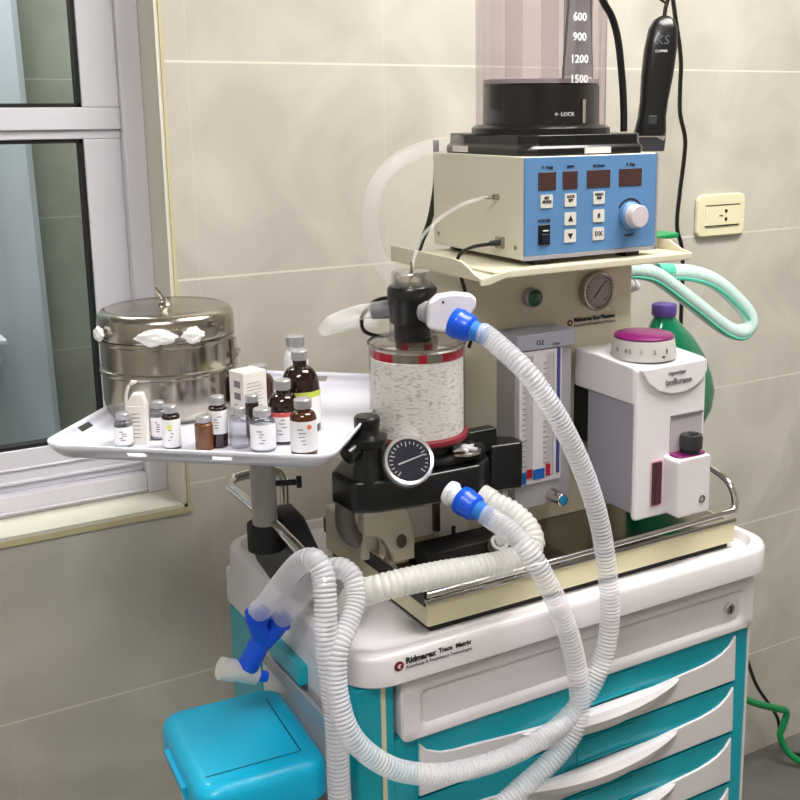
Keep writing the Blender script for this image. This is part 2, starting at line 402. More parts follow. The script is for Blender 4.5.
# wavy drawers
top = [(.610, .733), (.621, .721), (.640, .712), (.662, .708), (.69, .706), (.72, .703), (.75, .700), (.80, .697), (.87, .695), (.93, .6945), (.98, .695), (1.01, .6965), (1.045, .699), (1.07, .7005), (1.095, .702), (1.118, .706), (1.135, .711), (1.15, .720), (1.161, .734)]
for k in range(4):
    dz = -.0865*k+(.001 if k else 0)
    hgt = .078 if k < 3 else .16
    b = MB(); b.box(.608, 1.164, 1.1165, 1.122, .737-hgt+dz-.002, .739+dz); df = b.done('drawer', M_teal, cart, bevel=.001)
    P = [(x, z+dz) for x, z in top]
    b = MB(); z0 = .737-hgt+dz
    n = len(P); vf = []; vb = []
    pts = [(.609, z0)]+P+[(1.163, z0)]
    plate_xz(b, pts, 1.113, 1.119); b.done('white_front', M_white, df, bevel=.0015)
    # bulged pull lip in the middle
    b = MB(); rings = []
    nn = 28
    for i in range(nn+1):
        s_ = i/nn; x = .765+s_*(1.045-.765); q = sin(pi*s_)**.7
        zt = .6995+dz-.002*(1-q); zb = .697+dz-.036*q; dep = .003+.020*q
        rings.append([Vector((x, 1.1125, zt)), Vector((x, 1.113-dep*.75, zt-.001*q)), Vector((x, 1.113-dep, zt-(zt-zb)*.3)), Vector((x, 1.113-dep*.9, zt-(zt-zb)*.6)), Vector((x, 1.113-dep*.45, zb+(zt-zb)*.12)), Vector((x, 1.1125, zb-.001))])
    b.rings(rings); b.done('pull_handle', M_white, df)
    b = MB(); b.box(.862, .964, 1.114, 1.1175, .703+dz, .7365+dz); lw = b.done('label_window', M_teal, df, bevel=.001)
    b = MB(); b.box(.864, .962, 1.1115, 1.114, .703+dz, .7055+dz); b.done('window_ledge', M_teal, lw)
# castors
for (x, y) in ((.57, 1.17), (1.14, 1.17), (.57, 1.52), (1.14, 1.52)):
    b = MB(); b.cyl((x-.012, y, .05), (x+.012, y, .05), .05); cs = b.done('castor', M_blackm, cart, bevel=.004)
    b = MB(); b.box(x-.02, x+.02, y-.03, y+.03, .1, .125); b.box(x-.018, x-.014, y-.02, y+.02, .04, .1); b.box(x+.014, x+.018, y-.02, y+.02, .04, .1); b.done('fork', M_silver, cs)
b = MB(); b.box(.54, 1.18, 1.14, 1.55, .12, .145); b.done('base_frame', M_dgrey, cart)
# rear top grab rail on the left
b = MB(); b.tube([(.507, 1.128, .845), (.503, 1.130, .90), (.500, 1.137, .95), (.500, 1.165, .974), (.500, 1.28, .989), (.500, 1.42, .993), (.500, 1.46, .994), (.508, 1.483, .995), (.53, 1.49, .997), (.575, 1.492, .997), (.592, 1.494, .98), (.594, 1.495, .93), (.594, 1.495, .862)], .0075, seg=14)
b.done('grab_rail', M_chrome, cart)
# badge on the rim
tx = Vector((1, 0, 0)); tz = Vector((0, 0, 1))
text('brand_lettering', 'Ridmarex', .0108, (.5835, 1.0975, .8618), tx, tz, M_ink, cart, 'LEFT', .0004)
text('brand_lettering', 'Trace  Matrix', .0085, (.6300, 1.0975, .8625), tx, tz, M_ink, cart, 'LEFT', .0002)
text('brand_lettering', 'Anesthesia & Respiratory Technologies', .006, (.5835, 1.0975, .8535), tx, tz, M_greyink, cart, 'LEFT')
def emblem(cx, y, cz, r, par):
    e = MB(); e.cyl((cx, y+.0006, cz), (cx, y, cz), r, seg=20); o = e.done('emblem', M_red, par)
    e = MB(); P = [(cx-.35*r, cz+.05*r), (cx+.05*r, cz+.45*r), (cx+.5*r, cz+.3*r), (cx+.15*r, cz+.0*r), (cx+.3*r, cz-.55*r), (cx-.15*r, cz-.35*r)]
    plate_xz(e, P, y-.0005, y+.0001); e.done('emblem_mark', M_white, o, smooth=False)
emblem(.5745, 1.0975, .8575, .0065, cart)

# ------------------------------------------------------------------ anaesthesia machine
am = thing('anaesthesia_machine', 'cream anaesthesia workstation with column, shelf and base tray on the cart', 'medical machine', (.9, 1.3, .864))
bx0, bx1, by0, by1 = .640, 1.178, 1.142, 1.455
b = MB(); b.box(bx0+.008, bx1-.008, by0+.008, by1-.008, .862, .8715); b.done('plinth_gap_shadow', M_blackm, am)  # one slab for the feet, black to carry the shadow of the gap
b = MB(); b.box(bx0, bx1, by0, by1, .8715, .905); b.done('plinth', M_cream2, am, bevel=.003)
b = MB(); b.box(bx0+.008, bx1-.008, by0+.008, by1-.008, .904, .907); b.done('base_plate', M_plate, am)
b = MB(); b.box(bx0-.002, bx0+.006, by0+.004, by1, .899, .921); b.done('side_rim', M_black, am, bevel=.001)
b = MB(); b.box(bx0-.002, bx0+.004, by0, by1, .921, .9235); b.box(bx0-.002, bx1, by0-.002, by0+.006, .905, .911); b.done('rim_edge', M_chrome, am, bevel=.0008)
b = MB(); b.cyl((bx0-.0045, 1.36, .912), (bx0-.002, 1.36, .912), .003, seg=12); b.done('rim_screw', M_chrome, am)
b = MB(); b.tube([(bx0, by0+.001, .9165), (.8, by0+.001, .9175), (1.0, by0+.001, .919), (1.172, by0+.001, .9225)], .0044, sub=2, seg=14)
b.done('front_rail', M_chrome, am)
b = MB(); b.tube([(1.172, by0+.001, .9225), (1.178, 1.145, .928), (1.180, 1.150, .945), (1.180, 1.165, .962), (1.180, 1.20, .972), (1.180, 1.24, .975), (1.180, 1.40, .975), (1.180, 1.43, .965), (1.180, 1.44, .94), (1.180, 1.442, .905)], .0056, seg=14)
b.done('side_rail', M_chrome, am)
# column
b = MB(); b.box(.788, 1.097, 1.30, 1.445, .905, 1.308); b.done('column', M_cream, am, bevel=.004)
# shelf with upturned left flange and rolled front
b = MB(); sx0, sx1, sy0, sy1 = .760, 1.126, 1.203, 1.45
prof = []
def shz(x, y):      # flange rises along the left edge towards the back
    return 0
nx = 10
P = [(sx0, 1.307), (sx1, 1.307)]
b.box(sx0+.02, sx1, sy0, sy1, 1.3075, 1.3115)
b.prism([(sx0, 1.294), (sx0+.012, 1.294), (sx0+.04, 1.3015), (sx1, 1.3020), (sx1, 1.3118), (sx0+.045, 1.3118), (sx0+.02, 1.3075), (sx0, 1.3035)], lambda x, z: Vector((x, sy0-.001, z)), lambda x, z: Vector((x, sy0+.004, z)))
b.prism([(sx0, 1.3005), (sx0+.02, 1.3045), (sx0+.045, 1.3080), (sx0+.045, 1.3115), (sx0+.02, 1.3075), (sx0, 1.3035)], lambda x, z: Vector((x, sy0, z)), lambda x, z: Vector((x, sy1, z)))
b.done('shelf', M_cream, am, bevel=.002)
b = MB(); b.prism([(1.203, 1.300), (sy1, 1.300), (sy1, 1.323), (1.275, 1.323), (1.25, 1.321), (1.23, 1.314), (1.215, 1.307), (1.203, 1.304)], lambda y, z: Vector((sx0-.001, y, z)), lambda y, z: Vector((sx0+.003, y, z)))
b.done('shelf_flange', M_cream, am)
b = MB(); b.prism([(1.203, 1.303), (sy1, 1.303), (sy1, 1.326), (1.25, 1.326), (1.225, 1.316), (1.203, 1.3118)], lambda y, z: Vector((sx1-.003, y, z)), lambda y, z: Vector((sx1+.001, y, z)))
b.done('shelf_flange', M_cream, am)
# power lamp
b = MB(); b.lathe([(.0145, 0), (.0145, .012), (.0125, .014), (.0115, .011), (.0115, .010)], (.906, 1.301, 1.253), (0, -1, 0)); kn = b.done('power_lamp', M_silver, am)
b = MB(); b.lathe([(.0115, 0), (.0115, .004), (.008, .0065), (0, .0072)], (.906, 1.292, 1.253), (0, -1, 0)); b.done('green_lens', mat('green_lens', (10, 84, 50), .2, coat=.6), kn)
# pressure gauge
def gauge(par, c, ax, up, r, depth, face, ink, rim, needle_ang, name='pressure_gauge', tick=M_ink):
    u, v, d_ = None, None, Vector(ax).normalized()
    v = (Vector(up)-d_*Vector(up).dot(d_)).normalized(); u = v.cross(d_)   # u to the viewer's right
    c = Vector(c)
    q = MB(); q.lathe([(r*.93, 0), (r*.93, depth*.7), (r, depth*.75), (r, depth), (r*.95, depth+.0025), (r*.85, depth+.0015), (r*.82, depth-.001)], c, d_, 36); g = q.done(name, rim, par)
    q = MB(); q.lathe([(r*.83, 0), (r*.83, .0008)], c+d_*(depth-.0015), d_, 36); q.done('dial_face', face, g)
    q = MB(); f0 = c+d_*(depth-.0006)
    for i in range(21):
        a = radians(225-270*i/20); L = .12 if i % 5 else .2
        e = u*cos(a)+v*sin(a); s_ = u*(-sin(a))+v*cos(a); w_ = r*.018
        p0, p1 = f0+e*r*.76, f0+e*r*(.76-L)
        vs = [q.bm.verts.new(p) for p in (p0-s_*w_, p0+s_*w_, p1+s_*w_, p1-s_*w_)]; q.face(vs)
    q.done('scale_marks', tick, g, smooth=False)
    a = radians(needle_ang); e = u*cos(a)+v*sin(a); s_ = u*(-sin(a))+v*cos(a); f1 = c+d_*(depth+.0002)
    q = MB(); vs = [q.bm.verts.new(p) for p in (f1-e*r*.45-s_*r*.03, f1-e*r*.45+s_*r*.03, f1+e*r*.68+s_*r*.02, f1+e*r*.68-s_*r*.02)]; q.face(vs)
    q.done('needle', ink, g, smooth=False, sol=.0006)
    q = MB(); q.lathe([(r*.84, 0), (r*.84, .001), (0.001, .0016)], c+d_*(depth+.0006), d_, 36); q.done('gauge_glass', M_clear, g)
    return g
g = gauge(am, (1.021, 1.301, 1.253), (0, -1, 0), (0, 0, 1), .030, .014, mat('gauge_face_pale', (214, 204, 204), .5), M_ink, M_steel, 48)
emblem(.978, 1.2992, 1.207, .005, am)
text('brand_lettering', 'Ridmarex Eco Plasmax', .0085, (.985, 1.2985, 1.2105), tx, tz, M_ink, am, 'LEFT', .0004)
text('brand_lettering', 'Anesthesia & Respiratory Products', .0056, (.985, 1.2985, 1.2025), tx, tz, M_greyink, am, 'LEFT')
# flow meter block
b = MB(); b.box(.848, .946, 1.252, 1.301, .952, 1.187); fm = b.done('flowmeter', M_silver, am, bevel=.0015)
b = MB(); b.box(.847, .948, 1.246, 1.301, 1.187, 1.2105); b.done('flowmeter_cap', M_grey, fm, bevel=.002)
b = MB(); b.box(.852, .926, 1.2475, 1.2535, .990, 1.186); b.done('tube_window', mat('window_plastic', (206, 200, 208), .2, coat=.5), fm, bevel=.001)
b = MB()
for x in (.868, .905): b.cyl((x, 1.2465, 1.0), (x, 1.2465, 1.18), .0055, seg=12)
b.done('flow_tube', M_clear, fm)
b = MB()
for x in (.861, .898):
    for i in range(20): b.box(x-.004, x+.001 if i % 5 else x+.004, 1.2466, 1.2474, 1.018+i*.0078, 1.0188+i*.0078)
b.done('scale_marks', M_greyink, fm, smooth=False)
b = MB(); b.box(.854, .864, 1.2466, 1.2474, .992, 1.010); b.box(.876, .896, 1.2462, 1.2474, .996, 1.011); b.done('blue_mark', mat('blue_mark', (20, 84, 160), .4), fm)
b = MB(); b.box(.865, .874, 1.2462, 1.2474, 1.0, 1.013); b.box(.8985, .906, 1.2462, 1.2474, .998, 1.016); b.done('red_mark', M_redband, fm)
b = MB(); b.box(.917, .9215, 1.2455, 1.2474, 1.0, 1.186); b.done('tube_edge', mat('edge_blue', (60, 66, 130), .3), fm)
b = MB(); b.cyl((.912, 1.252, .967), (.912, 1.222, .966), .0095, .0095, 20); k1 = b.done('flow_knob', M_chrome, fm, bevel=.0015)
b = MB(); b.cyl((.912, 1.222, .966), (.912, 1.2212, .966), .0068, seg=20); b.done('knob_disc', mat('knob_blue', (20, 120, 170), .4), k1)
text('unit_lettering', 'O2', .010, (.886, 1.2457, 1.197), tx, tz, M_ink, fm)
text('unit_lettering', 'L/min', .006, (.914, 1.2457, 1.193), tx, tz, M_ink, fm)

# ------------------------------------------------------------------ vaporizer
vp = thing('vaporizer', 'white vaporizer with purple topped dial mounted right of the flowmeter', 'vaporizer', (1.055, 1.3, .94))
b = MB(); plate_xz(b, rrect(.982, 1.113, .941, 1.167, .008, 4), 1.149, 1.158); b.done('front_panel', M_white2, vp, bevel=.004)
b = MB(); b.box(.9835, 1.110, 1.156, 1.262, .950, 1.12); b.done('chamber', M_grey, vp, bevel=.004)
b = MB(); b.prism([(1.153, 1.112), (1.290, 1.113), (1.290, 1.172), (1.235, 1.172), (1.153, 1.1668)], lambda y, z: Vector((.980, y, z)), lambda y, z: Vector((1.114, y, z))); b.done('head', M_white2, vp, bevel=.004)
b = MB(); P = [(.986, 1.164), (1.109, 1.166), (1.1105, 1.150), (1.104, 1.138), (1.09, 1.128), (1.07, 1.122), (1.045, 1.122), (1.02, 1.129), (1.0, 1.143)]
plate_xz(b, P, 1.1445, 1.151); b.done('name_apron', M_white2, vp, bevel=.002)
text('lettering', 'vaporizer', .0085, (1.052, 1.1438, 1.1535), tx, tz, M_greyink, vp, 'CENTER', .0001)
text('lettering', 'isoflurane', .0125, (1.055, 1.1438, 1.1405), tx, tz, M_greyink, vp, 'CENTER', .0003)
b = MB(); dc = (1.034, 1.197, 1.170)
b.lathe([(.0475, 0), (.0475, .004), (.044, .026), (.0435, .028)], dc, (0, 0, 1), 48); dl = b.done('dial', mat('dial_grey', (196, 194, 192), .4, var=.06), vp)
b = MB(); b.lathe([(.0432, .027), (.0432, .031), (.040, .0335), (.02, .036), (0, .0365)], dc, (0, 0, 1), 48); b.done('dial_top', M_purple, dl)
toc = Vector((-dc[0], -dc[1], 0)).normalized()
for i, s_ in enumerate(('0', '0.5', '1', '2', '3')):
    a = radians(-52+i*24); dr_ = Matrix.Rotation(a, 3, 'Z') @ toc; tt = Vector((0, 0, 1)).cross(dr_)
    text('dial_number', s_, .009, Vector((dc[0], dc[1], dc[2]+.014))+dr_*.0465, tt, (0, 0, 1), M_ink if i == 4 else M_greyink, dl)
b = MB(); dr_ = Matrix.Rotation(radians(37), 3, 'Z') @ toc; tt = Vector((0, 0, 1)).cross(dr_); c0 = Vector(dc)+dr_*.0468
vs = [b.bm.verts.new(c0+tt*x+Vector((0, 0, z))) for x, z in ((-.003, .008), (.003, .008), (0, .003))]; b.face(vs); b.done('dial_pointer', M_ink, dl, sol=.001, smooth=False)
b = MB(); b.box(1.046, 1.106, 1.1475, 1.153, 1.028, 1.089)
b.done('recess_shade', mat('recess_shade_grey', (186, 178, 186), .5), vp, bevel=.0005)  # raised plate, greyed to paint in the shading of a recess
b = MB(); b.box(1.046, 1.106, 1.1455, 1.1490, 1.0865, 1.0895); b.done('recess_edge_shade', mat('recess_shade_line', (120, 112, 118), .5), vp)  # dark strip painting the shade along the recess top
b = MB(); plate_xz(b, rrect(1.036, 1.099, .945, 1.032, .006, 4), 1.118, 1.153)
fb = b.done('filler_block', M_white2, vp, bevel=.003)
b = MB(); plate_xy(b, rrect(1.041, 1.095, 1.122, 1.149, .009, 4), 1.031, 1.0345); b.done('filler_gasket', M_purple, fb, bevel=.001)
b = MB(); b.lathe([(.0125, 0), (.0125, .005), (.0165, .007), (.0168, .022), (.0155, .0265), (.012, .027), (0, .0275)], (1.0735, 1.134, 1.0345), (0, 0, 1), 20); fk = b.done('filler_cap', M_dgrey, fb)
b = MB(); b.prism([(1.065, 1.127), (1.081, 1.127), (1.075, 1.142)], lambda x, y: Vector((x, y, 1.0617)), lambda x, y: Vector((x, y, 1.0632))); b.done('cap_arrow', M_blackm, fk)
b = MB(); b.lathe([(.0055, 0), (.0055, .002), (.0035, .002), (.003, .0002)], (1.083, 1.1185, .967), (0, -1, 0), 16); b.done('drain_screw', M_steel, fb)
b = MB(); plate_xz(b, rrect(1.011, 1.033, .958, 1.027, .003, 3), 1.1475, 1.151); sg = b.done('sight_glass_rim', mat('pink_rim', (224, 168, 184), .4), vp)
b = MB(); plate_xz(b, rrect(1.0132, 1.0308, .9605, 1.0245, .002, 3), 1.1465, 1.1480); b.done('sight_glass', mat('sight_glass_dark', (56, 14, 30), .1, coat=.6), sg)
b = MB(); b.box(1.021, 1.0235, 1.1458, 1.1466, .960, 1.022); b.done('level_line', mat('level_line', (100, 40, 56), .3), sg)
b = MB(); b.box(.988, 1.1, 1.262, 1.302, 1.03, 1.113); b.done('mounting_block', M_blackm, vp)

# ------------------------------------------------------------------ ventilator control box
vb = thing('ventilator_control_box', 'cream ventilator box with blue control panel standing on the machine shelf', 'control box', (.955, 1.34, 1.3115))
x0, x1, y0, y1, z0, z1 = .840, 1.071, 1.222, 1.462, 1.319, 1.457
b = MB(); b.box(x0, x1, y0, y1, z0, z1); b.done('housing', M_box, vb, bevel=.0015)
b = MB(); b.box(x0+.0005, x1-.0005, y0-.0025, y0+.001, z0+.006, z1-.001); pn = b.done('control_panel', M_blue, vb, bevel=.0006)
b = MB(); b.box(x0, x1, y0-.003, y0+.001, z0, z0+.0055); b.done('panel_edge', M_silver, vb, bevel=.0005)
b = MB(); b.box(x1-.003, x1+.0005, y0-.003, y0+.001, z0, z1); b.done('panel_edge', M_silver, vb)
for fxx, fyy in ((.875, 1.24), (1.035, 1.24), (.875, 1.44), (1.035, 1.44)):
    b = MB(); b.box(fxx-.012, fxx+.012, fyy-.012, fyy+.012, 1.3112, 1.320); b.done('foot', M_blackm, vb)
py = y0-.0025
for (xa, xb), nm in zip(((.862, .891), (.9025, .9275), (.9435, .984), (1.000, 1.041)), ('V. Tidal', 'BPM', 'I:E Ratio', 'P. Max')):
    b = MB(); b.box(xa, xb, py-.001, py+.001, 1.4125, 1.4365); b.done('display', M_display, pn, bevel=.0005)
    text('panel_text', nm, .006, ((xa+xb)/2, py-.0005, 1.4425), tx, tz, M_ink, pn)
for kx, kz, tt_ in ((.8755, 1.3975, 'SET\nMODE'), (.9155, 1.3975, 'RATE\nSET'), (.9645, 1.3985, 'HOLD\nINS'), (.9155, 1.3720, '\u25b2'), (.9155, 1.3485, '\u25bc'), (.9645, 1.3735, '8'), (.9645, 1.3485, 'DX')):
    b = MB(); plate_xz(b, rrect(kx-.0098, kx+.0098, kz-.0088, kz+.0088, .0015, 2), py-.0014, py+.001); ky = b.done('key', M_key, pn)
    if tt_ in ('\u25b2', '\u25bc'):
        s_ = 1 if tt_ == '\u25b2' else -1
        b = MB(); plate_xz(b, [(kx-.0045, kz-.0035*s_), (kx+.0045, kz-.0035*s_), (kx, kz+.0045*s_)], py-.0019, py-.0012); b.done('arrow', M_ink, ky, smooth=False)
    else: text('key_text', tt_, .0052 if len(tt_) > 3 else .009, (kx, py-.0016, kz-(.0025-.0045 if '\n' in tt_ else 0)), tx, tz, M_ink, ky, 'CENTER', .0002)
b = MB(); b.box(.8625, .8815, py-.002, py+.001, 1.339, 1.3665); sw = b.done('power_switch', M_black, pn, bevel=.001)
b = MB(); b.box(.8655, .8785, py-.0045, py-.001, 1.343, 1.354); b.done('rocker', mat('navy_rocker', (20, 24, 46), .3), sw, bevel=.001)
b = MB(); b.box(.869, .8785, py-.0024, py-.0018, 1.3575, 1.359); b.done('switch_mark', M_inkw, sw)
text('panel_text', 'POWER', .006, (.872, py-.0005, 1.3715), tx, tz, M_ink, pn)
b = MB(); kc = (1.021, py, 1.371)
for i in range(16):
    a0, a1 = radians(150-i*7.5), radians(150-(i+1)*7.5)
    vs = [b.bm.verts.new((kc[0]+r*cos(a), py-.0006, kc[2]+r*sin(a))) for r, a in ((.0215, a0), (.0215, a1), (.0245, a1), (.0245, a0))]; b.face(vs)
b.done('knob_scale', M_ink, pn, smooth=False)
b = MB(); b.lathe([(.0195, 0), (.0195, .006), (.0165, .009)], kc, (0, -1, 0), 32); b.done('knob_skirt', M_blue, pn)
b = MB(); b.lathe([(.0165, .006), (.0158, .022), (.0145, .0235), (0, .0238)], kc, (0, -1, 0), 32); b.done('control_knob', M_knob, pn)
text('panel_text', 'ADJUST', .005, (1.020, py-.0005, 1.343), tx, tz, M_ink, pn)
b = MB(); b.cyl((x0, 1.284, 1.401), (x0-.008, 1.284, 1.401), .0042, seg=14); b.cyl((x0-.008, 1.284, 1.401), (x0-.020, 1.286, 1.4005), .0022, seg=12); b.done('gas_port', M_steel, vb)
b = MB(); b.box(x0-.006, x0+.001, 1.267, 1.283, 1.331, 1.347); b.done('cable_socket', M_steel, vb, bevel=.001)
for yy, zz in ((1.447, 1.336), (1.24, 1.335)):
    b = MB(); b.cyl((x0, yy, zz), (x0-.0015, yy, zz), .003, seg=12); b.done('housing_screw', M_steel, vb)

# ------------------------------------------------------------------ bellows
bl = thing('bellows_unit', 'clear bellows dome on a black base on top of the control box', 'bellows', (.955, 1.34, 1.457))
ax0, ax1, ay0, ay1 = .852, 1.062, 1.232, 1.452
def chp(x0, x1, y0, y1, c): return [(x0+c, y0), (x1-c, y0), (x1, y0+c), (x1, y1-c), (x1-c, y1), (x0+c, y1), (x0, y1-c), (x0, y0+c)]
b = MB(); b.rings([lp(chp(ax0-.004, ax1+.004, ay0-.004, ay1+.004, .02), 1.457), lp(chp(ax0-.004, ax1+.004, ay0-.004, ay1+.004, .02), 1.466), lp(chp(ax0, ax1, ay0, ay1, .02), 1.471), lp(chp(ax0, ax1, ay0, ay1, .02), 1.485)])
bb = b.done('bellows_base', M_black, bl, bevel=.002)
b = MB(); b.box(.945, .990, ay0-.006, ay0-.002, 1.459, 1.4675); b.box(ax0-.006, ax0-.002, 1.375, 1.415, 1.459, 1.4675); b.done('white_sticker', M_card, bb)
cx, cy = .947, 1.335
b = MB(); b.lathe([(.100, 0), (.100, .008), (.094, .012)], (cx, cy, 1.485), (0, 0, 1), 48); b.done('locking_ring', M_black, bl)
b = MB(); b.lathe([(.0835, 0), (.0835, .057), (.080, .060), (0, .060)], (cx, cy, 1.494), (0, 0, 1), 48); bw = b.done('bellows', M_black, bl)
b = MB(); b.lathe([(.083, 0), (.083, .006), (.079, .0075)], (cx, cy, 1.554), (0, 0, 1), 48); b.done('bellows_disc', mat('pale_disc', (176, 170, 172), .35), bl)
b = MB()
for a in (200, 245, 300):
    aa = radians(a); b.lathe([(.012, 0), (.012, .24)], (cx+.066*cos(aa), cy+.066*sin(aa), 1.556), (0, 0, 1), 12)
b.done('guide_rod', mat('guide_rod_tint', (196, 184, 180), .35, alpha=.2), bl)
b = MB(); b.lathe([(.0935, 0), (.0935, .30), (.090, .325), (.07, .345), (0, .35)], (cx, cy, 1.492), (0, 0, 1), 56, cap=(False, True))
b.done('dome', M_dome, bl)
dtc = Vector((-cx, -cy, 0)).normalized(); rightv = Vector((0, 0, 1)).cross(dtc)
dirn = Matrix.Rotation(radians(33), 3, 'Z') @ dtc
tdir = Vector((0, 0, 1)).cross(dirn)
if tdir.dot(Vector((1, -.6, 0))) < 0: tdir = -tdir
for s_, zz in (('300', 1.668), ('600', 1.640), ('900', 1.614), ('1200', 1.585), ('1500', 1.5585)):
    text('scale_number', s_, .0150, Vector((cx, cy, zz))+dirn*.0955, tdir, (0, 0, 1), M_inkw, bl, 'CENTER', .0003)
b = MB(); 
for sgn, wdt in ((-1, .004), (1, .003)):
    for k in range(12):
        za, zb = 1.56+k*.015, 1.576+k*.015
        aa = radians(36+sgn*(17-k*.7)); 
        d1 = Matrix.Rotation(aa, 3, 'Z') @ dtc; d2 = Matrix.Rotation(aa+radians(2.2), 3, 'Z') @ dtc
        vs = [b.bm.verts.new(Vector((cx, cy, z))+d*.088) for d, z in ((d1, za), (d2, za), (d2, zb), (d1, zb))]; b.face(vs)
b.done('scale_border', mat('scale_grey', (90, 92, 96), .4), bl, smooth=False)
b = MB(); b.rings([[Vector((cx, cy, z))+(Matrix.Rotation(radians(a), 3, 'Z') @ dtc)*rr for a, rr in [(20+i*2, .0885) for i in range(17)]+[(52-i*2, .0880) for i in range(17)]] for z in (1.562, 1.75)])
b.done('scale_strip', mat('scale_strip_grey', (120, 124, 132), .3, alpha=.45), bl)
text('lock_mark', '\u2190 LOCK', .0075, Vector((cx, cy, 1.512))+(Matrix.Rotation(radians(20), 3, 'Z') @ dtc)*.0955, (Vector((0, 0, 1)).cross(Matrix.Rotation(radians(20), 3, 'Z') @ dtc)), (0, 0, 1), M_inkw, bl)
b = MB(); dd = Matrix.Rotation(radians(38), 3, 'Z') @ dtc; b.cyl(Vector((cx, cy, 1.50))+dd*.0965, Vector((cx, cy, 1.532))+dd*.0965, .0028, seg=10); b.done('latch_pin', M_chrome, bl)
b = MB(); b.tube([(1.032, 1.25, 1.487), (1.031, 1.25, 1.515), (1.027, 1.25, 1.558), (1.018, 1.25, 1.612), (1.006, 1.25, 1.643), (.990, 1.25, 1.664), (.97, 1.24, 1.69), (.962, 1.235, 1.73)], .0052)
tag(b.done('black_hose', M_black), 'thin black hose arching up behind the right side of the bellows dome', 'hose')

# ------------------------------------------------------------------ hair clipper hanging
cl = thing('hair_clipper', 'black corded hair clipper hanging blade down right of the bellows dome', 'hair clipper', (1.19, 1.40, 1.46))
A = Vector((1.234, 1.40, 1.663)); Bp = Vector((1.206, 1.40, 1.450))
ad = (Bp-A).normalized(); vr = Vector((.80, -.55, 0)).normalized(); nr = ad.cross(vr).normalized()
prof = [(0, .006, .006), (.006, .014, .012), (.02, .0195, .016), (.05, .022, .018), (.09, .0215, .017), (.13, .019, .0155), (.155, .019, .0155), (.176, .0215, .016), (.184, .0215, .015)]
b = MB(); rings = []
for h, a, c in prof:
    rings.append([A+ad*h*1.03+vr*(a*1.2*(abs(cos(t))**.7)*(1 if cos(t) > 0 else -1))+nr*(c*(abs(sin(t))**.7)*(1 if sin(t) > 0 else -1)) for t in [2*pi*k/28 for k in range(28)]])
b.rings(rings); b.done('clipper_body', M_black, cl)
Rm = Matrix((vr, nr, ad)).transposed()
b = MB(); b.box(-.0255, .0255, -.012, .012, 0, .026, Rm, A+ad*.188); b.done('blade', M_dgrey, cl, bevel=.001)
b = MB(); b.box(-.025, .025, -.0135, .0135, .003, .005, Rm, A+ad*.187); b.prism([(.010, .005), (.025, .005), (.022, .011)], lambda x, z: A+ad*(.187+z)+vr*x+nr*.0135, lambda x, z: A+ad*(.187+z)+vr*x-nr*.0135); b.done('blade_edge', M_chrome, cl)
sgn = 1 if nr.dot(Vector((-1, -1, 0))) > 0 else -1
fn = nr*sgn
b = MB(); b.box(-.007, .007, sgn*.0150-.0015, sgn*.0150+.0015, 0, .014, Rm, A+ad*.158); b.done('switch', M_dgrey, cl, bevel=.001)
text('clipper_lettering', 'KS', .02, A+ad*.040+fn*.0183, vr, -ad, mat('grey_print', (96, 100, 108), .5), cl)
text('clipper_lettering', 'CLIPPER', .0055, A+ad*.057+fn*.0185, vr, -ad, M_inkw, cl)
b = MB(); b.tube([A+ad*.01, A-ad*.012, A-ad*.03+Vector((.004, 0, 0)), A+Vector((.016, 0, .045)), A+Vector((.016, 0, .11))], .0034); b.tube([A-ad*.02, A+Vector((-.012, 0, .028)), A+Vector((-.008, 0, .042)), A+Vector((.006, 0, .038))], .0022); b.done('power_cord', M_black, cl)

# cords down the wall
b = MB(); b.tube([(1.440, 1.64, 1.90), (1.462, 1.64, 1.735), (1.488, 1.64, 1.62), (1.490, 1.64, 1.56), (1.492, 1.64, 1.51), (1.507, 1.64, 1.462), (1.506, 1.64, 1.42), (1.498, 1.64, 1.355), (1.494, 1.64, 1.29), (1.512, 1.64, 1.22), (1.52, 1.645, 1.0), (1.56, 1.65, .6), (1.72, 1.655, .34), (1.755, 1.655, .30), (1.80, 1.655, .205), (1.875, 1.655, .10), (1.90, 1.655, .012), (1.93, 1.60, .006)], .0042, seg=8)
tag(b.done('power_cord', M_black), 'thin black power cord hanging down the wall beside the cream socket', 'cord')
b = MB(); b.tube([(1.50, 1.62, .42), (1.60, 1.62, .30), (1.69, 1.62, .235), (1.76, 1.62, .19), (1.83, 1.62, .155), (1.865, 1.62, .135), (1.856, 1.62, .10), (1.85, 1.62, .075), (1.87, 1.60, .03), (1.92, 1.57, .010), (2.1, 1.53, .008), (2.35, 1.5, .008)], .008, seg=10)
tag(b.done('green_cable', M_green), 'green cable trailing from behind the cart to the floor', 'cable')
b = MB(); b.tube([(.925, 1.60, 1.47), (.925, 1.60, 1.41), (.918, 1.60, 1.365), (.908, 1.60, 1.33), (.893, 1.60, 1.30), (.875, 1.6, 1.24), (.865, 1.6, 1.1), (.86, 1.62, .7), (.86, 1.63, .3), (.865, 1.63, .04), (.90, 1.62, .006), (1.1, 1.62, .006)], .0052, seg=8)
tag(b.done('power_cord', M_black), 'black cord hanging behind the left side of the control box', 'cord')
# green clip on shelf
b = MB(); b.prism([(1.105, 1.3315), (1.152, 1.3345), (1.152, 1.3265), (1.129, 1.3262)], lambda x, z: Vector((x, 1.26, z)), lambda x, z: Vector((x, 1.30, z)))
o = b.done('green_clip', M_green, bevel=.0015); tag(o, 'small green plastic clip on the right end of the shelf', 'clip')

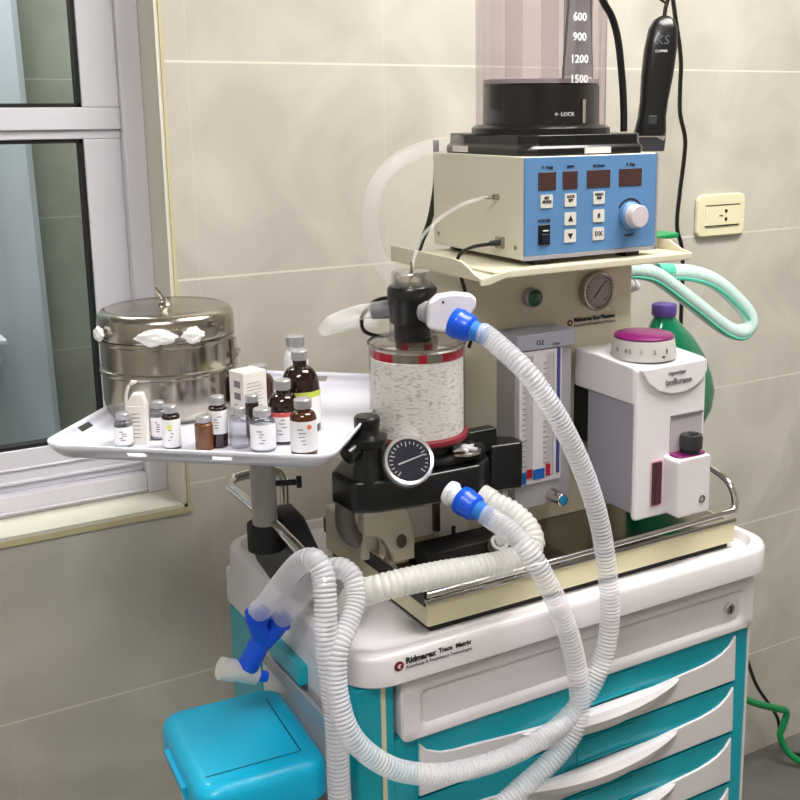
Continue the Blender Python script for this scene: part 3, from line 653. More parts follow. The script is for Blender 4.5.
# ------------------------------------------------------------------ mint hose loop
mh = thing('scavenging_hose', 'pale mint hose looping out right of the machine column', 'hose', (1.3, 1.4, 1.12))
pts = [(1.09, 1.37, 1.262), (1.13, 1.385, 1.262), (1.18, 1.40, 1.258), (1.225, 1.40, 1.248), (1.27, 1.40, 1.222), (1.33, 1.40, 1.182), (1.39, 1.40, 1.142), (1.425, 1.40, 1.127), (1.448, 1.40, 1.128), (1.458, 1.40, 1.142), (1.450, 1.405, 1.163), (1.425, 1.41, 1.188), (1.395, 1.415, 1.212), (1.36, 1.42, 1.230), (1.32, 1.425, 1.240), (1.285, 1.43, 1.243)]
MB().tube(pts, .0145, seg=16, pitch=.006, amp=.015).done('hose_tube', M_mint, mh)
MB().tube([(p[0]-.0045, p[1]-.0105, p[2]-.0095) for p in pts], .0034, seg=8).done('stripe', M_mintd, mh)
MB().cyl((1.292, 1.429, 1.243), (1.262, 1.432, 1.246), .0145, .0135).done('hose_cuff', M_mintd, mh)
MB().cyl((1.112, 1.38, 1.262), (1.096, 1.372, 1.262), .0145, .0145).done('hose_cuff', M_mint, mh)
o = MB(); o.cyl((1.13, 1.34, 1.245), (1.098, 1.34, 1.245), .009, .011); o.cyl((1.13, 1.34, 1.245), (1.14, 1.34, 1.243), .011, .008)
o.done('outlet_spigot', M_white, am)

# ------------------------------------------------------------------ green bottle
gb = thing('plastic_bottle', 'tall green plastic bottle with violet cap behind the vaporizer', 'bottle', (1.146, 1.318, .9085))
def jug(prof, seg=40):
    q = MB(); q.rings([[Vector((cx_+rx*cos(t), 1.318+ry*sin(t), z)) for t in [2*pi*k/seg for k in range(seg)]] for z, cx_, rx, ry in prof]); return q
jug([(.9085, 1.146, .034, .022), (.912, 1.146, .041, .028), (.93, 1.150, .046, .031), (.95, 1.156, .052, .032), (.975, 1.175, .064, .033), (1.0, 1.192, .073, .033), (1.03, 1.206, .080, .033), (1.06, 1.211, .080, .033), (1.09, 1.208, .073, .033), (1.12, 1.203, .063, .032), (1.145, 1.195, .052, .030), (1.165, 1.188, .040, .027), (1.182, 1.182, .026, .022), (1.192, 1.180, .018, .017), (1.200, 1.179, .016, .016)]).done('bottle_body', M_bottle, gb)
MB().lathe([(.0195, 0), (.020, .002), (.020, .016), (.0185, .018), (0, .018)], (1.179, 1.318, 1.196), (0, 0, 1), 28).done('bottle_cap', M_violet, gb)
jug([(.913, 1.146, .0425, .0295), (.93, 1.150, .0475, .0325)]).done('bottle_label', mat('dark_green_label', (8, 88, 60), .4), gb)
b = MB(); vs = [b.bm.verts.new(p) for p in ((1.118, 1.2855, .914), (1.142, 1.2855, .914), (1.147, 1.2855, .930), (1.138, 1.2855, .929))]; b.face(vs); b.done('label_shape', M_label, gb, smooth=False, sol=.001)

# ------------------------------------------------------------------ absorber with canister
ab = thing('absorber_canister', 'black absorber block with clear soda lime canister and round gauge', 'absorber', (.69, 1.25, .908))
cc = Vector((.690, 1.25, 0))
b = MB(); plate_xy(b, [(.570, 1.205), (.60, 1.190), (.66, 1.180), (.745, 1.178), (.772, 1.20), (.785, 1.235), (.775, 1.29), (.73, 1.315), (.61, 1.315), (.565, 1.26)], 1.018, 1.062)
b.done('manifold_block', M_black, ab, bevel=.006)
b = MB(); plate_xy(b, [(.640, 1.215), (.70, 1.19), (.755, 1.195), (.78, 1.225), (.76, 1.30), (.64, 1.30)], 1.06, 1.076); b.done('top_plate', M_blackm, ab, bevel=.006)
b = MB(); b.lathe([(.050, 1.074), (.050, 1.094)], cc, (0, 0, 1), 40); b.done('canister_seat', M_black, ab)
b = MB(); b.lathe([(.0665, 1.094), (.0665, 1.100), (.062, 1.102)], cc, (0, 0, 1), 48); b.done('lower_ring', mat('lower_ring_red', (128, 30, 46), .3, coat=.4), ab)
b = MB(); b.lathe([(.069, 1.0925), (.069, 1.096), (.066, 1.096)], cc, (0, 0, 1), 48); b.done('clear_flange', M_clear, ab)
b = MB(); b.lathe([(.061, 1.101), (.061, 1.203)], cc, (0, 0, 1), 48); so = b.done('soda_lime', M_granule, ab); so['kind'] = 'stuff'
b = MB(); b.lathe([(.0635, 1.10), (.0635, 1.222)], cc, (0, 0, 1), 56, cap=(False, False)); b.done('canister_wall', M_clear, ab)
b = MB(); b.lathe([(.0645, 1.221), (.0650, 1.2235), (.060, 1.2255), (.034, 1.227)], cc, (0, 0, 1), 56, cap=(False, True)); b.done('canister_lid', M_clear, ab)
b = MB(); b.lathe([(.0655, 1.2195), (.0655, 1.2225), (.0635, 1.2225), (.0635, 1.2195)], cc, (0, 0, 1), 56, cap=(False, False)); b.done('lid_seal', M_steel, ab)
tcv = Vector((-cc.x, -cc.y, 0)).normalized()
def arc(mb, c, r, a0, a1, z0, z1, n=14):
    for i in range(n):
        ds = [Matrix.Rotation(radians(a0+(a1-a0)*j/n), 3, 'Z') @ tcv for j in (i, i+1)]
        vs = [mb.bm.verts.new(c+d*r+Vector((0, 0, z))) for d, z in ((ds[0], z0), (ds[1], z0), (ds[1], z1), (ds[0], z1))]; mb.face(vs)
b = MB(); arc(b, cc, .0615, -75, -30, 1.204, 1.2155); arc(b, cc, .0615, 32, 75, 1.204, 1.2155); arc(b, cc, .0615, 2, 12, 1.204, 1.2155, 4); b.done('red_band', M_redband, ab)
b = MB(); arc(b, cc, .0613, -31, 33, 1.204, 1.2155); arc(b, cc, .0613, 75, 285, 1.204, 1.2155, 40); b.done('steel_band', M_steel, ab)
b = MB(); b.lathe([(.028, 1.203), (.028, 1.226)], cc, (0, 0, 1), 32); b.done('inner_spring_housing', M_steel, ab)
vc = cc+Vector((-.006, 0, 0))
b = MB(); b.lathe([(.033, 1.226), (.033, 1.232), (.030, 1.234), (.0305, 1.25)], vc, (0, 0, 1), 40); b.done('clear_collar', M_clear, ab)
b = MB(); b.lathe([(.024, 1.227), (.024, 1.25)], vc, (0, 0, 1), 32); b.done('valve_neck', M_blackm, ab)
b = MB(); b.lathe([(.028, 1.247), (.030, 1.25), (.0305, 1.272), (.0325, 1.275), (.0325, 1.292), (.0305, 1.296), (.026, 1.298), (.012, 1.298)], vc, (0, 0, 1), 40); b.done('valve_body', M_black, ab)
b = MB(); b.lathe([(.0262, 1.297), (.0262, 1.312), (.024, 1.3155), (0, 1.316)], vc, (0, 0, 1), 40, cap=(False, True)); b.done('valve_dome', glass('valve_dome_glass', (240, 240, 240), .05, .38, .98), ab)
b = MB(); b.lathe([(.021, 1.298), (.021, 1.303), (.014, 1.307), (.006, 1.309)], vc, (0, 0, 1), 24); b.lathe([(.0022, 1.312), (.0018, 1.327)], vc, (0, 0, 1), 8); b.done('valve_disc', M_steel, ab)
# port and white housing towards the camera
pd = Vector((.40, -.92, 0)).normalized()
pd2 = Vector((.83, -.55, 0)).normalized()
pa = vc+Vector((.000, -.028, 1.266))
b = MB(); b.cyl(pa, pa+pd*.020, .0125, .0115, 20); b.lathe([(.0145, .006), (.0145, .013)], pa, pd, 20); b.done('valve_port', M_silver, ab)
yc = thing('sensor_adapter', 'white plastic adapter between the black valve and blue hose connector', 'adapter', (.71, 1.19, 1.25))
wx = Vector((.93, -.36, 0)).normalized()
oc = pa+pd*.018+Vector((-.006, 0, 0))
b = MB(); Pw = [(-.022, -.020), (-.002, -.026), (.012, -.021), (.030, -.012), (.041, .006), (.041, .016), (.035, .0215), (.012, .024), (-.008, .0215), (-.020, .012)]
yn = Vector((0, 0, 1)).cross(wx) 
f_ = lambda k: (lambda x, z: oc+wx*(x+.016)+Vector((0, 0, z+.004))-yn*k)
b.prism(Pw, f_(.0), f_(.020)); b.done('adapter_shell', M_white2, yc, bevel=.004, seg=3)
b = MB(); b.cyl(oc+wx*.014+Vector((0, 0, .017))-yn*.0195, oc+wx*.014+Vector((0, 0, .017))-yn*.0206, .0016, seg=10); b.done('adapter_screw', M_ink, yc)

# pressure gauge and pop off valve, sight dome, blue ports
gauge(ab, (.643, 1.200, 1.072), (-.26, -.82, .52), (0, .3, 1), .0325, .030, mat('gauge_face_navy', (34, 38, 58), .35), M_inkw, mat('gauge_rim_silver', (222, 222, 226), .22, metal=.75), 12, tick=M_inkw)
b = MB(); b.cyl((.655, 1.205, 1.045), (.655, 1.205, 1.075), .010, seg=16); b.done('gauge_stem', M_silver, ab)
pc = Vector((.597, 1.215, -.009))
b = MB(); b.lathe([(.021, 1.055), (.021, 1.085), (.0185, 1.09), (.0185, 1.112), (.0255, 1.116), (.0255, 1.124), (.017, 1.128), (.0155, 1.134), (.0165, 1.138), (.0165, 1.149), (.0145, 1.1515), (.0, 1.152)], pc, (0, 0, 1), 28); b.done('pop_off_valve', M_black, ab)
b = MB(); b.lathe([(.010, 0), (.012, .004), (.012, .018), (.008, .02)], pc+Vector((-.018, -.005, 1.113)), (-.9, -.3, -.35), 18); b.done('valve_knob', M_black, ab)
sd = Vector((.732, 1.203, 1.0755))
b = MB(); b.lathe([(.0245, 0), (.0245, .003), (.022, .004)], sd, (0, 0, 1), 32); b.done('sight_ring', M_chrome, ab)
b = MB(); b.lathe([(.0225, .0), (.0225, .005), (.020, .010), (.012, .0135), (0, .0145)], sd, (0, 0, 1), 32); b.done('sight_dome', M_clear, ab)
b = MB(); 
for a in (0, 60, 120):
    Rz = Matrix.Rotation(radians(a+15), 3, 'Z'); b.box(-.019, .019, -.0018, .0018, .004, .006, Rz, sd)
b.lathe([(.008, .004), (.008, .008), (0, .009)], sd, (0, 0, 1), 16); b.done('valve_spider', M_inkw, ab)
b = MB(); plate_xy(b, [(.788, 1.222), (.835, 1.215), (.842, 1.225), (.842, 1.245), (.788, 1.29)], 1.000, 1.068); b.done('side_clamp', M_black, ab, bevel=.004)
b = MB(); b.box(.755, .800, 1.225, 1.245, 1.060, 1.092); b.done('clamp_tab', M_black, ab, bevel=.002)
b = MB(); b.box(.808, .818, 1.225, 1.235, .982, 1.004); b.done('clamp_screw', M_silver, ab)
# stand below
b = MB(); b.box(.742, .790, 1.285, 1.305, .907, 1.02); b.done('white_leg_panel', M_card, ab, bevel=.001)
b = MB(); b.box(.682, .7335, 1.290, 1.305, .93, 1.02); b.done('white_leg_panel', M_card, ab, bevel=.001)
b = MB(); b.box(.733, .741, 1.282, 1.30, .935, 1.02); b.done('black_strap', M_black, ab)
b = MB(); b.cyl((.765, 1.277, 1.0), (.765, 1.277, 1.02), .0015, seg=8); b.cyl((.770, 1.277, 1.0), (.770, 1.277, 1.02), .0015, seg=8); b.cyl((.757, 1.272, .908), (.757, 1.272, .942), .003, seg=8); b.done('leg_pin', M_ink, ab)
b = MB(); b.box(.690, .83, 1.235, 1.285, .907, .926); b.done('foot_plate', M_blackm, ab, bevel=.002)
b = MB(); b.cyl((.803, 1.233, .913), (.803, 1.223, .925), .014, .014, 24); b.cyl((.803, 1.225, .924), (.803, 1.2215, .9270), .008, seg=20); b.done('drain_ring', mat('ring_grey', (140, 138, 136), .4), ab, bevel=.002)
b = MB(); b.prism([(.612, .998), (.640, 1.010), (.672, 1.000), (.684, .975), (.690, .945), (.690, .912), (.655, .912), (.652, .93), (.640, .952), (.612, .962)], lambda x, z: Vector((x, 1.262, z)), lambda x, z: Vector((x, 1.285, z))); ft = b.done('cream_bracket', M_cream, ab, bevel=.004)
b = MB(); b.prism([(x, z) for x, z in [(.668+.0075*cos(radians(a)), .943+.010*sin(radians(a))) for a in range(0, 360, 20)]], lambda x, z: Vector((x, 1.2605, z)), lambda x, z: Vector((x, 1.263, z))); b.done('bracket_hole', mat('hole_brown', (96, 86, 78), .6), ft)
b = MB(); b.box(.625, .655, 1.30, 1.42, .908, .955); b.done('cream_block', M_cream, ab, bevel=.004)
b = MB(); b.tube([(.602, 1.29, 1.02), (.600, 1.295, .99), (.604, 1.30, .965), (.618, 1.31, .945), (.632, 1.32, .935)], .014, seg=14); b.done('grey_elbow', mat('elbow_grey', (122, 118, 114), .4), ab)
# port for lower blue connector
ea = Vector((.699, 1.180, 1.030)); ed = Vector((.36, -.88, -.30)).normalized()
b = MB(); b.lathe([(.0165, -.004), (.0165, .003), (.013, .006), (.0125, .016), (.0135, .018)], ea, ed, 24); b.done('white_port', M_inkw, ab)

# ------------------------------------------------------------------ breathing hoses
def connector(par, a, d, L=.036):
    a = Vector(a); d = Vector(d).normalized()
    q = MB(); q.lathe([(.0135, 0), (.0185, .002), (.0195, .009), (.0195, .012), (.018, .014), (.018, .024), (.0165, .028), (.0135, .030)], a, d, 16); c = q.done('connector', M_hblue, par)
    q = MB(); q.lathe([(.0130, .027), (.0115, .048)], a, d, 20); q.done('connector_neck', M_hblue2, c)
# hose A
s0 = oc+wx*.044-yn*.020+Vector((0, 0, -.008)); dA = Vector((.52, -.80, -.30)).normalized()
hA = thing('breathing_hose', 'corrugated hose from the upper blue connector sweeping in a big loop over the drawers', 'hose', (.8, 1.06, .70), 'corrugated breathing hoses')
s0 = Vector((.6905, 1.160, 1.2625))
e0 = s0+dA*.040
HA = [e0, e0+dA*.012, (.7344, 1.070, 1.2161), (.7580, 1.055, 1.1788), (.7803, 1.050, 1.1414), (.8055, 1.050, 1.0949), (.8269, 1.050, 1.0464), (.8442, 1.050, .9919), (.8554, 1.050, .9347), (.8620, 1.050, .8702), (.8534, 1.050, .8157), (.8278, 1.050, .7701), (.7843, 1.052, .7352), (.7313, 1.055, .7182), (.6712, 1.056, .7150), (.6071, 1.058, .7230), (.5531, 1.060, .7450), (.5150, 1.064, .7766), (.4913, 1.070, .8134), (.4835, 1.080, .8619), (.4909, 1.090, .9058), (.5143, 1.105, .9311), (.5291, 1.118, .9515), (.5303, 1.130, .9722), (.5205, 1.145, .9805), (.5090, 1.170, .9662), (.4971, 1.200, .9340), (.4873, 1.235, .8950), (.4835, 1.250, .8800)]
MB().tube(HA, .0128, seg=14, pitch=.0052, amp=.055).done('corrugated_tube', M_hose, hA)
connector(hA, s0, dA)
# hose B
hB = thing('breathing_hose', 'corrugated hose from the lower blue connector curving down across the drawers', 'hose', (.8, 1.06, .62), 'corrugated breathing hoses')
s1 = ea+ed*.014; e1 = s1+ed*.042
HB = [e1, e1+ed*.012, (.7325, 1.070, .9958), (.7537, 1.050, .9518), (.7839, 1.050, .8903), (.8039, 1.050, .8295), (.8148, 1.050, .7625), (.8057, 1.050, .7222), (.7754, 1.050, .6932), (.7281, 1.050, .6693), (.6746, 1.050, .6450), (.61, 1.054, .615), (.555, 1.062, .600), (.515, 1.072, .615), (.492, 1.080, .655), (.4849, 1.085, .7158), (.4846, 1.088, .8193), (.4800, 1.097, .9051), (.4850, 1.108, .9623), (.4880, 1.118, .9894), (.4830, 1.132, 1.0040), (.4740, 1.155, .9930), (.4640, 1.190, .9560), (.4560, 1.230, .9132), (.4546, 1.250, .8990)]
MB().tube(HB, .0135, seg=14, pitch=.0054, amp=.055).done('corrugated_tube', M_hose, hB)
connector(hB, s1, ed)
# hose C
hC = thing('breathing_hose', 'thick milky ribbed hose crossing horizontally in front of the base tray', 'hose', (.65, 1.11, .93), 'corrugated breathing hoses')
HC = [(.755, 1.175, 1.008), (.772, 1.150, .998), (.784, 1.128, .980), (.779, 1.112, .962), (.745, 1.105, .953), (.6926, 1.10, .957), (.6346, 1.10, .962), (.5791, 1.105, .962), (.550, 1.118, .955), (.545, 1.15, .938), (.552, 1.19, .905)]
MB().tube(HC, .0165, seg=16, pitch=.0075, amp=.05).done('corrugated_tube', M_hose2, hC)
MB().cyl((.756, 1.172, 1.008), (.748, 1.186, 1.014), .0180, .0180).done('hose_cuff', M_hose2, hC)
# Y connector
yp = thing('hose_y_connector', 'blue Y connector joining the two hose ends left of the cart', 'connector', (.44, 1.26, .83))
b = MB()
j = Vector((.4625, 1.258, .852))
b.tube([(.4540, 1.251, .902), (.4535, 1.252, .884), j], .0130, seg=18, sub=4); b.tube([(.4835, 1.251, .884), (.4800, 1.253, .870), j], .0130, seg=18, sub=4)
b.tube([j+Vector((0, 0, .008)), (.4500, 1.260, .836), (.4400, 1.262, .820)], .0140, seg=18, sub=4)
b.lathe([(.0155, 0), (.0155, .014)], (.4537, 1.2515, .886), (0, 0, 1), 18); b.lathe([(.0155, 0), (.0155, .014)], (.4815, 1.252, .870), (.15, 0, 1), 18)
b.done('y_body', M_hblue, yp)
b = MB(); b.cyl((.447, 1.262, .826), (.437, 1.262, .812), .0125, .0125, 18); b.cyl((.452, 1.262, .806), (.420, 1.262, .822), .0125, .0125, 18); b.cyl((.422, 1.262, .821), (.406, 1.262, .829), .0145, .0145, 18); b.done('patient_elbow', M_hose2, yp)
b = MB(); b.cyl((.450, 1.262, .806), (.466, 1.262, .800), .0075, .0075, 14); b.done('sample_port', M_hblue, yp)

# clear tubes and black leads round the valve
b = MB(); b.tube([(.818, 1.286, 1.4003), (.79, 1.29, 1.394), (.765, 1.30, 1.380), (.745, 1.30, 1.366), (.727, 1.30, 1.350), (.712, 1.295, 1.322), (.702, 1.29, 1.302), (.69, 1.285, 1.296)], .0028, seg=10)
tag(b.done('clear_tube', M_clearw), 'thin clear tube from the side port of the control box', 'tube')
b = MB(); b.tube([(.700, 1.30, 1.262), (.688, 1.305, 1.295), (.668, 1.31, 1.325), (.656, 1.31, 1.36), (.658, 1.31, 1.40), (.672, 1.31, 1.43), (.70, 1.315, 1.452), (.745, 1.33, 1.466), (.80, 1.36, 1.472), (.845, 1.40, 1.4725)], .0115, seg=12)
tag(b.done('clear_tube', mat('faint_tubing', (236, 236, 236), .2, coat=.3, alpha=.13)), 'wide faint clear tube arching up to the bellows base', 'tube')
b = MB(); b.tube([(.660, 1.27, 1.262), (.640, 1.285, 1.262), (.618, 1.30, 1.256), (.598, 1.31, 1.247), (.592, 1.32, 1.238), (.604, 1.335, 1.236), (.64, 1.34, 1.238), (.68, 1.34, 1.238)], .0105, seg=12)
tag(b.done('clear_tube', mat('milky_tubing', (238, 238, 238), .2, coat=.3, alpha=.35)), 'short clear tube bending left from the black valve', 'tube')
b = MB(); b.cyl((.664, 1.267, 1.264), (.642, 1.283, 1.262), .0125, .0115, 18); tagp = b.done('left_port', mat('port_grey', (118, 120, 124), .35), ab)
b = MB(); b.tube([(.740, 1.29, 1.268), (.72, 1.295, 1.272), (.69, 1.297, 1.272), (.665, 1.297, 1.274), (.648, 1.297, 1.268), (.635, 1.298, 1.252), (.636, 1.298, 1.235), (.650, 1.298, 1.226), (.675, 1.30, 1.222), (.70, 1.305, 1.228), (.72, 1.305, 1.24)], .0028, seg=8)
tag(b.done('black_lead', M_black), 'black lead looped around the neck of the valve', 'cable')
b = MB(); b.tube([(.833, 1.275, 1.339), (.818, 1.275, 1.338), (.795, 1.28, 1.335), (.776, 1.28, 1.327), (.770, 1.279, 1.312), (.776, 1.278, 1.296), (.783, 1.277, 1.270), (.786, 1.276, 1.248), (.784, 1.26, 1.225), (.778, 1.262, 1.20)], .0026, seg=8)
sl = thing('sensor_lead', 'black lead plugged into the left side of the control box', 'cable', (.79, 1.278, 1.2))
b.done('lead_wire', M_black, sl); MB().cyl((.835, 1.275, 1.339), (.822, 1.275, 1.339), .0045, .0038, 14).done('lead_plug', M_dgrey, sl)

# ------------------------------------------------------------------ white instrument tray on arm
TR = thing('instrument_tray', 'white metal side tray with slotted rims holding drum and vials', 'tray', (.47, 1.39, 1.113))
O = Vector((.241, 1.333, 0)); ang = -40.3; u = Vector((cos(radians(ang)), sin(radians(ang)), 0)); v = Vector((-u.y, u.x, 0)); TW, TD = .332, .372
def TP(a, c, z): return O+u*a+v*c+Vector((0, 0, z))
def tloop(grow, r, splits):
    # closed loop with identical topology at each level; splits = dict side->list of params
    x0, x1, y0, y1 = -grow, TW+grow, -grow, TD+grow; out = []
    def corner(cx, cy, a0):
        for k in range(7): t = radians(a0+90*k/6); out.append(((cx+r*cos(t), cy+r*sin(t)), None))
    def side(p, q, key):
        for a, flag in splits[key]: out.append(((p[0]+(q[0]-p[0])*a, p[1]+(q[1]-p[1])*a), flag))
    corner(x0+r, y0+r, 180); side((x0, y0), (x1, y0), 'f'); corner(x1-r, y0+r, 270); side((x1, y0), (x1, y1), 'r'); corner(x1-r, y1-r, 0); side((x1, y1), (x0, y1), 'b'); corner(x0+r, y1-r, 90); side((x0, y1), (x0, y0), 'l')
    return out
sp = {'f': [(.30, 'S'), (.37, None), (.60, 'S'), (.67, None)], 'r': [(.45, 'S'), (.55, None)], 'b': [(.32, 'S'), (.40, None), (.62, 'S'), (.70, None)], 'l': [(.40, None), (.70, 'S'), (.78, None)]}
L0 = tloop(-.004, .022, sp); L1 = tloop(0, .024, sp); La = tloop(.005, .026, sp); Lb = tloop(.010, .028, sp); L2 = tloop(.012, .03, sp)
zt = 1.1175
b = MB(); lv = []
for L_, z in ((L0, zt), (L1, zt+.002), (La, zt+.007), (Lb, zt+.0135), (L2, zt+.0195)): lv.append([b.bm.verts.new(TP(p[0][0], p[0][1], z)) for p in L_])
b.face(lv[0]); n = len(L0)
for i in range(4):
    for k in range(n):
        if i == 2 and L0[k][1] == 'S': continue
        b.face([lv[i][k], lv[i][(k+1) % n], lv[i+1][(k+1) % n], lv[i+1][k]])
b.done('tray_pan', M_tray, TR, sol=.0022)
pp = Vector((.492, 1.31, 0))
b = MB(); b.lathe([(.03, 1.108), (.03, 1.116)], pp, (0, 0, 1), 24); b.lathe([(.0165, .985), (.0165, 1.110)], pp, (0, 0, 1), 28); b.done('tray_post', mat('post_grey', (170, 168, 166), .4), TR)
b = MB(); b.cyl((.505, 1.30, 1.045), (.53, 1.29, 1.045), .004, seg=12); b.cyl((.53, 1.29, 1.045), (.536, 1.288, 1.045), .008, seg=14); b.done('post_screw', M_ink, TR)
b = MB(); b.prism([(1.455, .950), (1.42, .972), (1.375, .998), (1.33, .992), (1.29, .966), (1.262, .945), (1.262, .925), (1.31, .904), (1.345, .895), (1.38, .888), (1.43, .898), (1.462, .918)], lambda y, z: Vector((.510, y-.03, z)), lambda y, z: Vector((.545, y-.03, z)))
b.done('arm_bracket', M_dgrey, TR, bevel=.006)
b = MB(); b.lathe([(.024, .955), (.024, .99)], pp, (0, 0, 1), 24); b.done('arm_socket', M_blackm, TR)

# sterilising drum
zb = zt+.0015
dc2 = Vector((.4205, 1.456, zb)); Rd = .0865
dm = thing('steel_drum', 'round stainless steel dressing drum with lid standing on the white tray', 'drum', dc2)
b = MB(); b.lathe([(Rd*.84, 0), (Rd*.93, .008), (Rd*.985, .018), (Rd, .028), (Rd, .061), (Rd*1.03, .063), (Rd*1.035, .0655), (Rd*1.03, .068), (Rd, .070), (Rd, .102), (Rd*1.03, .104), (Rd*1.035, .1065), (Rd*1.03, .109), (Rd, .11)], dc2, (0, 0, 1), 64); b.done('drum_body', M_steel, dm)
b = MB(); b.lathe([(Rd*1.02, .110), (Rd*1.03, .112), (Rd*1.03, .130), (Rd*1.02, .137), (Rd*.97, .143), (Rd*.9, .1455), (Rd*.84, .1445), (Rd*.5, .1465), (0, .148)], dc2, (0, 0, 1), 64); ld = b.done('drum_lid', M_steel, dm)
b = MB(); b.lathe([(.010, .147), (.008, .151), (.004, .153), (0, .1535)], dc2, (0, 0, 1), 16); b.tube([dc2+Vector((0, 0, .151)), dc2+Vector((-.006, 0, .160)), dc2+Vector((-.012, 0, .172)), dc2+Vector((-.004, .004, .163)), dc2+Vector((.003, 0, .152))], .001, seg=6); b.done('lid_ring', M_steel, ld)
tcd = Vector((-dc2.x, -dc2.y, 0)).normalized()
b = MB(); d_ = Matrix.Rotation(radians(2), 3, 'Z') @ tcd; tt = Vector((0, 0, 1)).cross(d_); Rm = Matrix((tt, d_, Vector((0, 0, 1)))).transposed()
b.box(-.010, .010, 0, .004, .106, .130, Rm, dc2+d_*Rd*1.02); b.box(-.014, .014, .003, .007, .117, .121, Rm, dc2+d_*Rd*1.02); b.done('clasp', M_steel, dm, bevel=.001)
b = MB(); d_ = Matrix.Rotation(radians(78), 3, 'Z') @ tcd; tt = Vector((0, 0, 1)).cross(d_); Rm = Matrix((tt, d_, Vector((0, 0, 1)))).transposed()
b.box(-.012, .012, 0, .004, .06, .10, Rm, dc2+d_*Rd); b.cyl(dc2+d_*(Rd+.005)-tt*.014+Vector((0, 0, .08)), dc2+d_*(Rd+.005)+tt*.014+Vector((0, 0, .08)), .004, seg=10); b.done('hinge', M_steel, dm)
def cotton(a, z, w_, h_, lab, seed):
    q = MB(); random.seed(seed)
    d_ = Matrix.Rotation(radians(a), 3, 'Z') @ tcd; tt = Vector((0, 0, 1)).cross(d_); c = dc2+d_*(Rd*1.03+.0065)+Vector((0, 0, z))
    bmesh.ops.create_icosphere(q.bm, subdivisions=4, radius=1)
    from mathutils import noise
    for vv in q.bm.verts:
        p = vv.co.copy(); k = 1+.28*noise.noise(p*2.1+Vector((seed, 0, 0)))+.12*noise.noise(p*6+Vector((0, seed, 0)))
        lx = p.x*k*w_; ly = p.y*k*.0055; lz_ = p.z*k*h_*(1-.35*p.x*p.x)
        ctr = Matrix.Rotation(lx/(Rd+.006), 3, 'Z') @ d_
        vv.co = dc2+ctr*(Rd*1.03+.0065+ly)+Vector((0, 0, z+lz_))
    tag(q.done('cotton_wad', M_cotton), lab, 'cotton', 'cotton wads tucked under the drum lid')
cotton(-9, .121, .025, .0105, 'wide white cotton wad at the front left of the drum lid clasp', 3)
cotton(20, .121, .014, .0105, 'white cotton wad just right of the drum lid clasp', 8)
cotton(-62, .121, .010, .009, 'small white cotton wad at the far left edge of the drum lid', 12)

# bottles and vials
def bottle(x, y, r, h, name, label, glassm, capm, labm, lab=(.12, .58), neck=.45, band=None, liquid=None, cap_h=None, group=None, tone=None, shoulder=.62, stop=False):
    z = zb; t_ = thing(name, label, 'bottle' if 'bottle' in name else 'vial', (x, y, z), group)
    c = (x, y, z); q = MB(); ch = cap_h or .13*h
    hs = h-ch
    prof = [(r*.9, 0), (r, .02*h)]+[(r, shoulder*h)]
    for k in range(1, 7): a = k/6*pi/2; prof.append((neck*r+(r-neck*r)*cos(a), shoulder*h+(hs*.93-shoulder*h)*sin(a)*.9))
    prof += [(neck*r, hs*.93), (neck*r, hs)]
    q.lathe(prof, c, (0, 0, 1), 28); q.done('glass_body', glassm, t_)
    q = MB(); cr_ = neck*r*1.16; q.lathe([(cr_, hs-.002), (cr_*1.04, hs), (cr_*1.04, h-.001), (cr_*.93, h), (0, h)], c, (0, 0, 1), 24); q.done('cap', capm, t_)
    if labm:
        q = MB(); q.lathe([(r*1.012, lab[0]*h), (r*1.02, lab[0]*h+.0002), (r*1.02, lab[1]*h), (r*1.012, lab[1]*h)], c, (0, 0, 1), 28, cap=(False, False)); lb = q.done('label', labm, t_)
        d_ = Vector((-x, -y, 0)).normalized()
        if h*(lab[1]-lab[0]) > .015:
            q = MB(); tt = Vector((0, 0, 1)).cross(d_)
            random.seed(int(x*1e4)); nl = 5
            for k in range(nl):
                zz = z+h*(lab[0]+(lab[1]-lab[0])*(.25+.6*k/nl)); wd_ = r*random.uniform(.25, .55)
                for s2 in (0,):
                    off = random.uniform(-.3, .1)*r
                    a0 = (off-wd_/2)/r; a1 = (off+wd_/2)/r
                    ds = [Matrix.Rotation(a, 3, 'Z') @ d_ for a in (a0, (a0+a1)/2, a1)]
                    for m_ in (0, 1):
                        vs = [q.bm.verts.new(Vector((x, y, 0))+dd*r*1.032+Vector((0, 0, z2))) for dd, z2 in ((ds[m_], zz), (ds[m_+1], zz), (ds[m_+1], zz+.0012), (ds[m_], zz+.0012))]; q.face(vs)
            q.done('print', M_greyink, lb, smooth=False)
        if band:
            q = MB(); q.lathe([(r*1.025, (lab[1]-band[1])*h), (r*1.025, lab[1]*h)], c, (0, 0, 1), 28, cap=(False, False)); q.done('colour_band', band[0], lb)
    if liquid:
        q = MB(); q.lathe([(r*.85, .03*h), (r*.85, liquid[1]*h)], c, (0, 0, 1), 24); q.done('contents', liquid[0], t_)
    return t_
M_powder = mat('white_powder', (222, 224, 230), .8)
G = 'vials on the white tray'
bottle(.323, 1.328, .0112, .042, 'glass_vial', 'clear vial with white label at the far left end of the tray', M_vial, M_cap, M_label, (.1, .62), .6, liquid=(M_powder, .5), group=G)
bottle(.3695, 1.338, .0112, .048, 'glass_vial', 'clear capped vial standing behind the yellow dotted dark vial', M_vial, M_cap, M_label, (.1, .6), .6, liquid=(M_powder, .5), group=G)
vv = bottle(.371, 1.291, .0110, .053, 'glass_vial', 'dark vial with white label and pale yellow dot', M_brown, M_cap, M_label, (.05, .70), .62, group=G, shoulder=.74)
